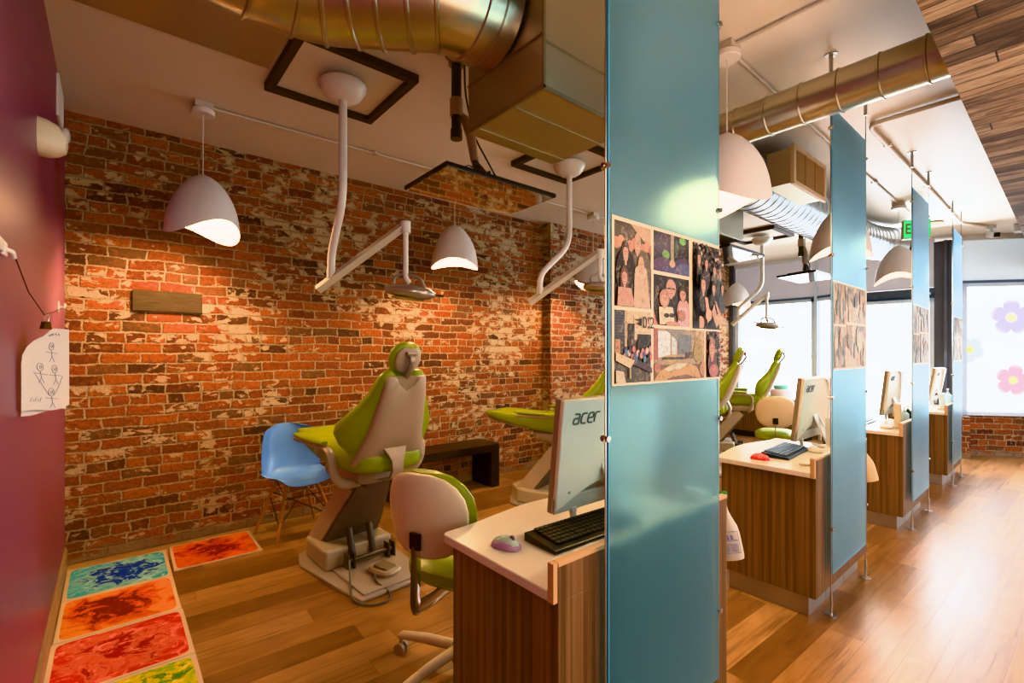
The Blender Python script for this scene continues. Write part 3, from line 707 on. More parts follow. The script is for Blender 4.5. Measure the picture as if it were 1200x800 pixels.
# ------------------------------------------------------------------ keyboards / mice
def keyboard(label,x,y,yaw,col='17140F',keyc='2A241E'):
    t=empty('keyboard',label,'keyboard',(x,y,.774),R(yaw),'computer keyboards on the desks')
    L,Wd=.44,.15
    b=MB(); b.prism([(-Wd/2,0),(Wd/2,0),(Wd/2,.012),(-Wd/2,.028)],'x',-L/2,L/2,bev=.003); b.build('keyboard_body',M('kb_'+col,col,.4),t)
    b=MB()
    for r in range(6):
        y0=-Wd/2+.014+r*.0205; zz=.028-(y0+Wd/2)*.106
        x0=-L/2+.008; ks=[1]*20
        if r==5: ks=[1.3,1.1,1.3,5.6,1.3,1.1,1.3,1,1,1,1,2,1]
        if r==4: ks=[2.2]+[1]*10+[2.6]+[.2]+[1,1]+[1]*3
        for k in ks:
            w=.0198*k
            if x0+w>L/2-.004: break
            if k>=.5 : b.box((x0+w/2,y0,zz+.004),(w-.003,.0175,.008),.0015,seg=1)
            x0+=w
    b.build('keys',M('key_'+keyc,keyc,.45),t); return t
keyboard('black keyboard on the nearest desk in front of the white monitor',1.27,1.105,-2+180)
keyboard('slate blue keyboard on the second desk in front of the monitor',3.22,1.17,4+180,'23303F','5D7390')
keyboard('keyboard on the third desk beside the glass panel edge',5.10,1.25,180,'4E6480','7C93B0')
def mouse(label,x,y,yaw,c1,c2,wheel):
    t=empty('computer_mouse',label,'mouse',(x,y,.774),R(yaw))
    def f(x_,d,q): return (q,x_,.0+max(0,d)+.002)
    rows=[(-.052,.012,.010),(-.045,.024,.022),(-.025,.032,.032),(0,.033,.037),(.025,.031,.031),(.042,.024,.020),(.05,.01,.008)]
    b=MB(); b.pillow(rows,lambda x_,d,q:(q,x_,.002+(d*.72 if d>0 else d*.0)),24,.8); b.build('mouse_body',M('mouse_'+c1,c1,.35),t)
    b=MB(); b.pillow([(q*.93,w*.82,th*.93) for q,w,th in rows],lambda x_,d,q:(q,x_,.004+(d*.95 if d>0 else 0)),24,.8); b.build('mouse_top',M('mouse_'+c2,c2,.3),t)
    b=MB(); b.cyl((.022,-.003,.033),(.022,.003,.033),.009); b.build('scroll_wheel',M('mouse_'+wheel,wheel,.4),t); return t
mouse('lilac and mint green computer mouse on the nearest desk',.975,1.185,-75,'B795B6','BFD6C4','8E7C90')
mouse('red and orange computer mouse on the second desk',2.915,1.20,-75,'C4160E','E86A12','7A0E08')
# small desk items
def adapter(label,x,y,z,yaw,d=(.10,.045,.025),c='E4DCCB'):
    t=MB(); t.box((0,0,d[2]/2),d,.006); o=t.build('power_adapter',M('adapter_'+c,c,.4)); o.location=(x,y,z); o.rotation_euler=(0,0,R(yaw)); tag(o,label,'adapter'); return o
adapter('white power adapter lying beside the nearest keyboard',1.12,.972,.774,5)
adapter('white card reader lying near the raised edge of the second desk',2.98,.98,.774,5,(.10,.05,.015))
adapter('white pad lying on the third desk',4.92,1.02,.774,5,(.12,.08,.02))
b=MB(); b.lathe([(.035,0),(.035,.015),(.022,.015),(.022,0)],24); o=b.build('tape_roll',M('yellow_tape','D9A81C',.4)); o.location=(1.08,.922,.774); tag(o,'yellow tape roll on the nearest desk by the raised edge','tape')
b=MB(); b.tube(seg([(1.20,.96,.782),(1.16,.93,.779),(1.22,.925,.80),(1.30,.98,.86),(1.42,1.1,.83)],.03),.003,6); b.tube(seg([(1.1,.95,.78),(1.2,.94,.778),(1.32,.96,.779)],.03),.0025,6)
tag(b.build('cable',blkp),'thin black cable tangled beside the nearest monitor','cable')
t=empty('sticky_note_stand','white plastic holder with blue lined cards on the second desk','holder',(3.62,1.02,.774))
b=MB(); b.box((0,.03,.10),(.012,.05,.20),.004,RY(R(-6))); b.box((.06,.03,.006),(.16,.09,.012),.003); b.build('holder_body',white,t)
b=MB()
for k in range(5): b.box((.06,.01+.0,.03+k*.027),(.09,.05,.018),.002)
b.build('lined_cards',M('card_blue','3C4E92',.5),t)
b=MB(); b.tube(seg([(3.55,1.13,.8),(3.50,1.06,.79),(3.58,.98,.785),(3.68,1.1,.9),(3.75,1.2,1.05)],.05),.006,6); b.tube(seg([(3.45,1.1,.785),(3.55,1.0,.785),(3.70,1.0,.785)],.03),.005,6)
tag(b.build('cable',white),'white cables coiled under the second monitor','cable')
t=empty('router','white flat router puck on the second desk','router',(3.42,1.04,.774)); b=MB(); b.lathe([(.07,0),(.075,.012),(.06,.026),(.01,.03)],28); b.build('router_body',white,t); b=MB(); b.cyl((0,0,.028),(0,0,.033),.02); b.build('button',M('tan_plastic','A98A66'),t)
def pump(label,x,y,z,c,s=1.):
    t=empty('pump_bottle',label,'bottle',(x,y,z),0); b=MB(); b.lathe([(.03*s,0),(.032*s,.01),(.032*s,.11*s),(.012*s,.13*s),(.012*s,.14*s)],20); b.build('bottle_body',M('bt_'+c,c,.3),t)
    b=MB(); b.cyl((0,0,.14*s),(0,0,.165*s),.006*s); b.box((-.012*s,0,.168*s),(.045*s,.014*s,.01*s),.003); b.build('pump_head',white,t); return t
pump('dark green pump bottle behind the raised edge of the third desk',5.25,.94,.774,'24301C')
pump('clear pump bottle beside the dark bottle on the third desk',5.12,.94,.774,'C9D3D6')
pump('white pump bottle at the end of the farthest desk',7.28,.95,.774,'DDE8EE',1.25)
t=empty('phone_handset','white upright handset in its cradle on the farthest desk','phone',(6.95,.95,.774),0); b=MB(); b.box((0,0,.09),(.05,.05,.19),.01,RY(R(-10))); b.build('handset',M('handset_white','D6E2EA',.3),t); b=MB(); b.box((.02,0,.01),(.12,.08,.02),.004); b.build('cradle',white,t)
t=empty('phone_handset','cream upright stand beside the third monitor','phone',(5.00,.96,.774),0); b=MB(); b.box((0,0,.10),(.035,.05,.21),.01,RY(R(-8))); b.build('handset',cream,t); b=MB(); b.box((.02,0,.01),(.12,.08,.02),.004); b.build('cradle',white,t)
# ------------------------------------------------------------------ glass panels & cables
class Print:
    """flat photograph print: coloured polygons with vertex colours, facing -y"""
    def __init__(s,x0,x1,z0,z1,y): s.b=MB(); s.r=(x0,x1,z0,z1); s.y=y; s.k=0; s.col=s.b.b.loops.layers.float_color.new('Col')
    def poly(s,pts,c):
        s.k+=1; x0,x1,z0,z1=s.r; c=lin(c)
        pts=[(min(1,max(0,p[0])),min(1,max(0,p[1]))) for p in pts]
        q=[]
        for p in pts:
            if not q or abs(p[0]-q[-1][0])+abs(p[1]-q[-1][1])>1e-4: q.append(p)
        if len(q)>2 and abs(q[0][0]-q[-1][0])+abs(q[0][1]-q[-1][1])<1e-4: q.pop()
        if len(q)<3: return s
        try: f=s.b.b.faces.new([s.b.b.verts.new((x0+(x1-x0)*p[0],s.y-.00012*s.k,z0+(z1-z0)*p[1])) for p in q])
        except ValueError: return s
        for l in f.loops: l[s.col]=(*c,1)
        return s
    def rect(s,a,b,c,d,col): return s.poly([(a,b),(c,b),(c,d),(a,d)],col)
    def ell(s,cx,cy,rx,ry,col,n=18,rot=0.):
        return s.poly([(cx+rx*math.cos(2*PI*k/n)*math.cos(rot)-ry*math.sin(2*PI*k/n)*math.sin(rot),cy+rx*math.cos(2*PI*k/n)*math.sin(rot)+ry*math.sin(2*PI*k/n)*math.cos(rot)) for k in range(n)],col)
    def face(s,cx,cy,r,hair,skin='D6A27E',asp=1.,long=False):
        h=r*1.28
        s.ell(cx,cy+r*.18,h*asp,h*1.2,hair)
        if long: s.rect(cx-h*asp,cy-r*1.7,cx+h*asp,cy+.1*r,hair)
        s.rect(cx-r*.3*asp,cy-r*1.6,cx+r*.3*asp,cy-r*.5,skin)
        s.ell(cx,cy,r*.85*asp,r*1.15,skin); s.ell(cx,cy-r*.5,r*.36*asp,r*.2,'8E3E38'); s.ell(cx,cy-r*.47,r*.3*asp,r*.1,'EFE2D8'); s.ell(cx,cy-r*.08,r*.1*asp,r*.2,'B87E60'); s.poly([(cx-r*.85*asp,cy+r*.45),(cx-r*.6*asp,cy+r*1.05),(cx+r*.6*asp,cy+r*1.05),(cx+r*.85*asp,cy+r*.45),(cx+r*.3*asp,cy+r*.75),(cx-r*.4*asp,cy+r*.8)],hair)
        for q in (-.33,.33): s.ell(cx+q*r*asp,cy+r*.2,r*.12*asp,r*.1,'2A1A14')
        return s
    def done(s,parent): return s.b.build('photograph',printm,parent)
PX=[1.06,2.945,4.875,6.79]; PW=[.636,.63,.64,.56]
plabels=['tall teal frosted glass panel nearest the camera with a large photo collage','tall teal frosted glass panel in front of the second desk, second in the row','tall teal frosted glass panel in front of the third desk, third in the row','narrow looking teal frosted glass panel farthest down the row']
for i,(px,pw) in enumerate(zip(PX,PW)):
    t=empty('glass_panel',plabels[i],'glass panel',(0,0,0),0,'teal frosted glass panels along the walkway')
    z0,z1=.215,2.71
    b=MB(); b.bb((px+.004,YP-.005,z0),(px+pw,YP+.005,z1)); b.build('frosted_glass',frosted,t)
    b=MB(); b.bb((px,YP-.0055,z0),(px+.0035,YP+.0055,z1)); b.build('glass_edge',glassedge,t)
    s=MB(); zb,zt=1.306,1.787; s.bb((px+.014,YP-.0070,zb),(px+pw-.003,YP-.0056,zt)); base=s.build('photo_print',M('print_cream','DCCBB0',.4),t)
    Y=YP-.0072
    def PR(a,b_,c,d): return Print(a+px-1.06,b_+px-1.06,c,d,Y)
    if i==0:
        p=PR(1.084,1.262,1.533,1.776); p.rect(0,0,1,1,'4A3522').rect(0,.72,1,1,'D8B48C').poly([(0,1),(.42,1),(.62,.9),(.86,.8),(1,.78),(1,.6),(0,.6)],'6E5434')
        for k in range(9): p.ell(.05+.12*k,.74+.03*math.sin(k*2),.09,.07,['D98A1E','E0A030','C0701A'][k%3])
        p.rect(0,0,1,.25,'5A2E30'); p.ell(.7,.38,.34,.34,'8C7A5E'); p.rect(.42,.1,1,.45,'8C7A5E'); p.face(.6,.76,.085,'D2A684','D9A888',.9)
        p.ell(.28,.4,.26,.3,'3A2426'); p.face(.27,.63,.09,'43261A','DFAE8C',.9,True)
        p.poly([(.5,.42),(.85,.42),(.95,0),(.48,0)],'D9BFA2').ell(.68,.44,.17,.08,'E0C8AE').face(.68,.52,.065,'D8B890','E4B898',1.)
        p.face(.22,.34,.08,'8A4A2A','E0A888',1.,True).poly([(.05,.22),(.4,.22),(.45,0),(.02,0)],'CDA88E').ell(.22,.14,.12,.06,'D89A7C').ell(.12,.06,.09,.08,'D8A488').ell(.38,.06,.08,.09,'D8A488'); p.done(base)
        p=PR(1.276,1.484,1.654,1.778); p.rect(0,0,1,1,'33284E').ell(.28,.72,.26,.32,'5C2C6C').ell(.75,.75,.2,.25,'2E2444').rect(.46,.2,.55,1,'B8A890').ell(.33,.45,.1,.12,'7CB83A').ell(.62,.7,.05,.2,'3E7A68').ell(.8,.9,.1,.1,'74C04A')
        p.ell(.2,.15,.3,.2,'7A4C8C',18,.5).ell(.7,.2,.36,.18,'6A3C80',18,.6).ell(.9,.1,.3,.22,'5A68A8').ell(.5,.25,.08,.1,'D8B8A0').ell(.45,.05,.25,.1,'5E5A98'); p.done(base)
        p=PR(1.276,1.484,1.486,1.643); p.rect(0,0,1,1,'38302C').poly([(0,.3),(.06,.1),(.12,0),(0,0)],'E0661C')
        p.ell(.48,.5,.22,.3,'1E1A1A').face(.47,.74,.12,'D8A88C','D8A084',.9).rect(.36,.74,.58,.765,'2A2020'); p.ell(.82,.28,.2,.3,'D8A8A0').face(.80,.66,.11,'5A3A28','D8A07C',.9).poly([(.66,.4),(.92,.4),(.96,.0),(.64,0)],'E8C0C4')
        p.poly([(.12,.36),(.5,.38),(.56,.02),(.14,.02)],'E6DCC0').face(.27,.52,.12,'C89468','E4B090',.9).ell(.32,.2,.07,.045,'1E1A18').ell(.46,.21,.07,.045,'1E1A18').ell(.75,.22,.12,.12,'C08468').ell(.5,.03,.2,.06,'D09878'); p.done(base)
        p=PR(1.506,1.694,1.482,1.776); p.rect(0,0,1,1,'3E3430')
        rnd=random.Random(5)
        for k in range(130): p.ell(rnd.random(),.55+.45*rnd.random(),.035,.022,rnd.choice(['C8A088','8A8074','5A6470','D8C8B8','2A2828','94584A','70604E']),8)
        for (x,y,r,h,cl) in ((.08,.8,.06,'2A1812','3A2A34'),(.33,.76,.055,'3A2218','5A3440'),(.62,.7,.05,'4A2E20','8A7A6C'),(.82,.66,.045,'A8784A','4A6C74'),(.9,.5,.05,'3A241A','3E5C66'),(.55,.48,.055,'2A1812','22222A'),(.16,.5,.08,'24140E','2A2028')):
            p.ell(x,y-.17,.13,.14,cl).face(x,y,r,h,'D8A080',1.1,r>.055)
        p.poly([(.2,.36),(.3,.36),(.42,.12),(.3,.06)],'DDB088').poly([(.55,.34),(.62,.32),(.9,.08),(.8,.06)],'DDB088').poly([(.45,.2),(.55,.3),(.7,.05),(.62,.02)],'D6A680').ell(.34,.16,.11,.07,'E0B890').ell(.7,.12,.1,.06,'E0B890').ell(.05,.06,.12,.08,'D8A880'); p.done(base)
        p=PR(1.084,1.262,1.312,1.522); p.rect(0,0,1,1,'6E675E').poly([(0,.4),(1,.25),(1,1),(0,1)],'4A4038').rect(0,.55,.26,1,'54586A').rect(.28,.6,1,1,'E0CBA4').rect(.26,.5,.33,1,'C9B48C')
        for k in range(8): p.rect(0,.66+.04*k,.26,.665+.04*k,'8A8E9C')
        p.rect(.5,.72,1,.94,'E8D6B2').rect(.6,.42,1,.68,'2C3028').rect(.34,.5,.52,.82,'2E2620').rect(0,.4,.14,.6,'C89A3A')
        for k in range(26): p.ell(.25+.03*k-.5*(k//25),.36+.05*math.sin(k*1.7)+.03*(k%3),.045,.05,['D86A2A','3A5AA8','36A0B8','C03A50','E0D0C0','5A3068','2A2A34','D89878'][k%8],10)
        p.poly([(.1,.34),(1,.12),(1,.2),(.2,.38)],'6A4A6E')
        p.poly([(0,.42),(.5,.31),(.38,.2),(0,.31)],'E0CFA4').poly([(.36,.2),(.4,.2),(.4,.06),(.36,.06)],'C8B030').poly([(0,.18),(.2,.16),(.26,0),(0,0)],'D8CDB2').rect(.64,.8,.69,.9,'3A3028'); pp=p.done(base)
        tx=text_mesh('=0!2',.05,0,.0002,pp,'lettering',M('banner_black','2A241E',.6)); tx.rotation_euler=(R(90),0,0); tx.location=(1.222,Y-.0085,1.488)
        p=PR(1.276,1.585,1.312,1.476); p.rect(0,0,1,1,'BCA88A').rect(0,.4,.08,1,'B8562A').rect(.08,.45,.3,.95,'DCE4E8').rect(.33,.5,.42,.95,'C8D4DC').poly([(.2,1),(.6,1),(.5,.7)],'A8A498').rect(.45,.5,.72,.9,'8E98A0').rect(.8,.5,1,1,'CDB48C').rect(0,0,1,.3,'9C7450')
        p.ell(.3,.42,.14,.07,'C8B01C').poly([(.15,.45),(.6,.45),(.6,.4),(.15,.4)],'6E5A3A').ell(.86,.55,.1,.22,'B8A416').ell(.86,.82,.045,.08,'B8A416').rect(.6,.42,.75,.55,'7A4A34')
        p.poly([(0,0),(.1,.18),(.3,.3),(.6,.34),(.82,.25),(.9,.1),(.9,0),(.6,.1),(.3,.05),(.2,0)],'CFA818').poly([(.18,.22),(.4,.32),(.65,.32),(.5,.22),(.25,.17)],'D8D2BE').ell(.97,.2,.08,.15,'C89A6A').ell(.06,.25,.06,.1,'C07A50'); p.done(base)
        p=PR(1.597,1.694,1.312,1.476); p.rect(0,0,1,1,'6A4A44'); rnd=random.Random(9)
        for k in range(60): p.ell(rnd.random(),.3+.7*rnd.random(),.08,.035,rnd.choice(['8A8880','C8A890','3A3C44','B86A50','586070']),8)
        p.ell(.3,.3,.3,.3,'8C3A3E').face(.3,.6,.16,'B8743E','DCA07C',1.1).ell(.4,.15,.35,.14,'C06850'); p.done(base)
    else:  # beige wash over these prints paints in the reflected plank soffit
        rnd=random.Random(20+i)
        w=pw-.02; X0=px+.018
        for (a,b_,c,d) in ((0,.34,.52,.99),(.36,.98,.56,.99),(0,.34,.02,.5),(.36,.98,.02,.53)):
            p=Print(X0+a*w,X0+b_*w*.99,zb+c*.478,zb+d*.478,Y); p.rect(0,0,1,1,rnd.choice(['CDBFA8','BCAE9C','C4B29C']))
            for k in range(26):
                x,y=rnd.random(),rnd.random(); p.ell(x,y,.03+.1*rnd.random(),.05+.25*rnd.random(),rnd.choice(['D0BEA4','A09488','BCAC9C','D2B490','989490','C8A080','DCD0BC']),12)
            p.done(base)
def cable_rod(x,label):
    t=empty('tension_cable',label,'cable',(x,YP,0),0,'steel tension cables holding the glass panels')
    b=MB(); b.cyl((0,0,.1),(0,0,CEIL-.1),.0028,n=8); b.build('steel_cable',steel,t)
    b=MB(); b.cyl((0,0,CEIL-.006),(0,0,CEIL),.03); b.cyl((0,0,CEIL-.12),(0,0,CEIL-.006),.0095,n=12); b.build('ceiling_fitting',steel,t)
    b=MB(); b.cyl((0,0,0),(0,0,.006),.03); b.cyl((0,0,.004),(.004,0,.05),.007); b.cyl((.004,0,.05),(0,0,.12),.009,.007,n=12); b.build('floor_fitting',steel,t)
    for z in (.46,1.16,1.92,2.60):
        b=MB(); b.cyl((0,-.012,z),(0,.012,z),.009,n=12); b.cyl((-.014,0,z),(.014,0,z),.0065,n=10); b.build('clamp',chrome,t)
    return t
names=['nearest','second','third','farthest']
for i,(px,pw) in enumerate(zip(PX,PW)):
    cable_rod(px-.006,'thin steel cable on the left edge of the %s glass panel'%names[i]); cable_rod(px+pw+.006,'thin steel cable on the right edge of the %s glass panel'%names[i])
# ------------------------------------------------------------------ spray bottles hanging at desk ends
def spray(label,loc,tiltx,tilty,body,cap,printed=False,group=None):
    t=empty('spray_bottle',label,'spray bottle',loc,0); t.rotation_euler=(0,R(tilty),R(-55))
    b=MB(); w,d=.046,.034
    prof=[(0,.7),(.006,.95),(.02,1.),(.10,.96),(.13,.86),(.165,.55),(.195,.36),(.215,.33),(.22,.33)]
    secs=[]
    for z,s in prof: secs.append([(w*s*math.copysign(abs(math.cos(a))**.75,math.cos(a)),d*(s if s<.9 else 1)*math.copysign(abs(math.sin(a))**.75,math.sin(a)),z) for a in [2*PI*k/24 for k in range(24)]])
    b.loft(secs); b.build('bottle_body',body,t)
    b=MB(); b.cyl((0,0,.215),(0,0,.24),.016); b.box((-.005,0,.255),(.06,.022,.03),.006); b.build('spray_head',cap,t)
    b=MB(); b.prism([(-.04,.245),(-.028,.245),(-.036,.19),(-.044,.19)],'y',-.006,.006,bev=.002); b.build('trigger',cap,t)
    if printed:
        b=MB(); y=-d-.0012
        for a,c in (((-.032,.035),(.032,.0362)),((-.032,.1188),(.032,.12)),((-.032,.035),(-.0308,.12)),((.0308,.035),(.032,.12))): b.bb((a[0],y,a[1]),(c[0],y+.0012,c[1]))
        for k in range(8): b.bb((-.026,y,.042+.004*k),(-.006,y+.001,.0428+.004*k)); b.bb((-.001,y,.042+.004*k),(.026,y+.001,.0428+.004*k))
        b.bb((-.028,y,.084),(.028,y+.001,.086)); b.build('label_print',M('label_blue','7880B8',.5),t)
        tx=text_mesh('S S',.021,0,.0003,t,'lettering',M('label_blue','7880B8',.5),.0008); tx.rotation_euler=(R(90),0,0); tx.location=(0,y,.096)
    return t
milky=M('bottle_milky','D9D2C6',.3,0,.03,6.,0,Transmission_Weight=.25)
spray('milky spray bottle with a blue printed label and green cap hanging beside the nearest panel',(1.905,.89,.575),0,-10,milky,M('cap_green','0E7A3C',.35),True)
yellowish=M('bottle_yellow','DCC49A',.4)
spray('cream coloured spray bottle with a red cap hanging beside the second panel',(3.865,.885,.545),0,-13,yellowish,M('cap_red','C8281E',.35))
def caddy(label,x,z):
    t=empty('side_caddy',label,'caddy',(x,.985,z),0); t.scale=(.55,1,1)
    b=MB(); b.bb((0,-.03,0),(.006,.1,.14),.001); b.bb((.004,-.03,0),(.115,-.024,.14),.001); b.bb((.004,.094,0),(.115,.1,.14),.001); b.bb((.11,-.03,0),(.115,.1,.14),.001); b.bb((0,-.03,0),(.115,.1,.005)); b.build('caddy_box',M('caddy_beige','C9B79C',.5),t)
    b=MB(); b.box((.055,.03,.15),(.08,.07,.05),.01,RX(.3)); b.build('tissue_pack',white,t); return t
caddy('beige wall caddy with tissues on the end of the nearest desk',1.826,.665)
caddy('beige wall caddy with tissues on the end of the second desk',3.731,.665)
# ------------------------------------------------------------------ pendants
def shade_mesh(phi,amp):
    b=MB(); n=56; R0=.212; top=2.535; rim=2.175; outer=[]; inner=[]
    K=16
    for j in range(K+1):
        t_=j/K; ro=[]; ri=[]
        for k in range(n):
            a=2*PI*k/n; zr=rim+amp*math.cos(2*(a-phi))
            z=top-(top-zr)*(t_)
            r=R0*math.sin(min(1,(t_*.93+.0)**.62)*PI/2*.98)*(1-.02*t_) if t_>0 else .012
            ro.append((r*math.cos(a),r*math.sin(a),z)); ri.append((max(.002,r-.004)*math.cos(a),max(.002,r-.004)*math.sin(a),z-(.004 if t_<1 else 0)))
        outer.append(ro); inner.append(ri)
    b.loft(outer,True,False); b.loft([outer[-1],inner[-1]],True,False)
    b.loft(inner,True,False,mat=1)
    f=b.b.faces.new([b.b.verts.new(p) for p in outer[0]])
    return b
bulbm=emis('bulb_glow','FFD9A0',18.)
def pendant(label,x,y,phi,amp,group,power):
    t=empty('pendant_lamp',label,'lamp',(x,y,0),0,group)
    b=MB(); b.box((0,0,CEIL-.02),(.10,.10,.04),.004); b.build('junction_box',M('junction_white','CFC4B8',.5),t)
    b=MB(); b.lathe([(.062,CEIL-.075),(.066,CEIL-.07),(.066,CEIL-.045),(.05,CEIL-.04)],28); b.build('canopy',white,t)
    b=MB(); b.cyl((0,0,2.53),(0,0,CEIL-.07),.0028,n=8); b.build('cord',white,t)
    b=shade_mesh(phi,amp); o=b.build('lamp_shade',[lampw,lampin],t)
    b=MB(); b.lathe([(.003,2.32),(.028,2.335),(.04,2.37),(.032,2.40),(.018,2.43),(.018,2.47)],18); b.build('bulb',bulbm,t)
    ld=bpy.data.lights.new('pendant_light','POINT'); ld.energy=power; ld.color=(1.,.69,.35); ld.shadow_soft_size=.05
    lo=bpy.data.objects.new('pendant_light',ld); COL.objects.link(lo); lo.location=(x,y,2.27)
    return t
gb='white dome pendant lamps along the brick wall'; gd='white dome pendant lamps above the desks'
pendant('white dome pendant lamp nearest the plum wall, above the timber block',.45,3.6,R(120),.05,gb,40)
pendant('white dome pendant lamp between the first two surgical lamp arms',2.34,3.57,R(55),.03,gb,34)
pendant('white dome pendant lamp by the brick pilaster, partly behind the second lamp arm',4.22,3.57,R(140),.045,gb,30)
pendant('white dome pendant lamp in front of the dark window column, deep in the corner',7.78,3.57,R(60),.03,gb,12)
pendant('white dome pendant lamp right beside the nearest glass panel',2.44,1.17,R(155),.045,gd,26)
pendant('white dome pendant lamp partly behind the second glass panel',4.38,1.20,R(20),.04,gd,22)
pendant('white dome pendant lamp below the green exit sign',6.38,1.22,R(10),.05,gd,20)
# ------------------------------------------------------------------ conduits
def conduit(name,pts,r,label,clips=()):
    t=empty(name,label,'conduit',(0,0,0),0,None); b=MB(); b.tube(seg(pts,.09,8),r,10); b.build('pipe',M('conduit_paint','D0C4B6',.45),t)
    if clips:
        b=MB()
        for c in clips: b.box(c,(.03,.05,.022),.003)
        b.build('strap',M('conduit_paint','D0C4B6'),t)
zc=CEIL-.014
conduit('ceiling_conduit',[(.5,3.6,zc),(2.3,3.57,zc),(4.2,3.57,zc),(7.7,3.57,zc)],.010,'thin painted conduit along the ceiling linking the pendants by the brick wall',[(1.6,3.58,zc),(3.1,3.57,zc)])
conduit('ceiling_conduit',[(2.44,.33,zc),(2.44,1.17,zc)],.010,'thin painted conduit crossing the ceiling to the pendant beside the nearest panel',[(2.44,.7,zc)])
conduit('ceiling_conduit',[(2.49,1.17,zc),(4.38,1.20,zc),(6.38,1.22,zc),(6.9,1.22,zc)],.010,'thin painted conduit linking the pendants above the desks',[(3.2,1.18,zc),(5.4,1.21,zc)])
conduit('ceiling_conduit',[(4.0,.33,CEIL-.02),(4.0,.93,CEIL-.02),(6.0,.915,CEIL-.02),(7.9,.91,CEIL-.02),(8.35,.72,CEIL-.02)],.015,'thicker painted conduit bending out of the plank soffit and running beside the cables',[(4.5,.925,CEIL-.02),(5.9,.915,CEIL-.02),(7.0,.912,CEIL-.02)])
# ceiling disc
b=MB(); b.lathe([(.10,CEIL-.02),(.105,CEIL-.012),(.105,CEIL)],28,(7.68,1.14,0)); tag(b.build('ceiling_speaker',tan),'round tan ceiling disc beyond the third glass panel','speaker')
# security camera
t=empty('security_camera','white bullet security camera on the ceiling by the storefront','camera',(8.45,.70,CEIL-.02)); b=MB(); b.cyl((0,0,-.02),(0,0,.02),.05); b.cyl((0,0,-.02),(-.03,-.01,-.08),.016); b.box((-.06,-.02,-.10),(.17,.075,.075),.02,RZ(.5)@RY(-.25)); b.build('camera_body',M('camera_white','D8DEE4',.35),t)
b=MB(); b.box((-.14,-.065,-.125),(.012,.06,.055),.01,RZ(.5)@RY(-.25)); b.build('lens_window',blkp,t)
b=MB(); b.box((8.62,.45,CEIL-.05),(.16,.12,.09),.01); tag(b.build('junction_case',M('camera_white','D8DEE4')),'white junction case on the ceiling beside the security camera','case')
# exit sign
t=empty('exit_sign','green lit exit sign hanging from the ceiling partly behind the third panel','sign',(6.74,1.12,2.745),R(-60))
b=MB(); b.box((-.02,0,0),(.25,.05,.205),.006); b.build('housing',tan,t)
b=MB(); b.box((0,0,.14),(.09,.05,.09),.004); b.build('ceiling_mount',tan,t)
b=MB(); b.box((-.02,-.027,0),(.235,.004,.185),.001); fc=b.build('sign_face',emis('exit_green','18D078',1.1),t)
tx=text_mesh('EXIT',.155,0,.001,fc,'lettering',emis('exit_letters','8A6A4C',.6),.003); tx.rotation_euler=(R(90),0,0); tx.location=(0,-.031,0)
tx.scale=(.68,1.,1.); tx.location.x=-.02
# ------------------------------------------------------------------ ceiling frames round the lamp mounts
for (x,y,lab) in ((1.02,2.76,'dark square wooden frame on the ceiling around the nearest lamp mount'),(2.87,2.70,'dark square wooden frame on the ceiling around the second lamp mount'),(4.75,2.70,'dark square wooden frame on the ceiling around the third lamp mount'),(6.64,2.76,'dark square wooden frame on the ceiling around the farthest lamp mount')):
    t=empty('ceiling_frame',lab,'frame',(x,y,CEIL-.045),0,'dark square frames around lamp mounts')
    h=.33
    for (a,c) in (((-h,-h),(h,-h+.045)),((-h,h-.045),(h,h)),((-h,-h+.045),(-h+.045,h-.045)),((h-.045,-h+.045),(h,h-.045))):
        b=MB(); b.bb((a[0],a[1],0),(c[0],c[1],.045),.003); b.build('frame_rail',framem,t)
    b=MB(); b.bb((-h+.045,-h+.045,.032),(h-.045,h-.045,.045)); b.build('mount_board',ceilm,t)
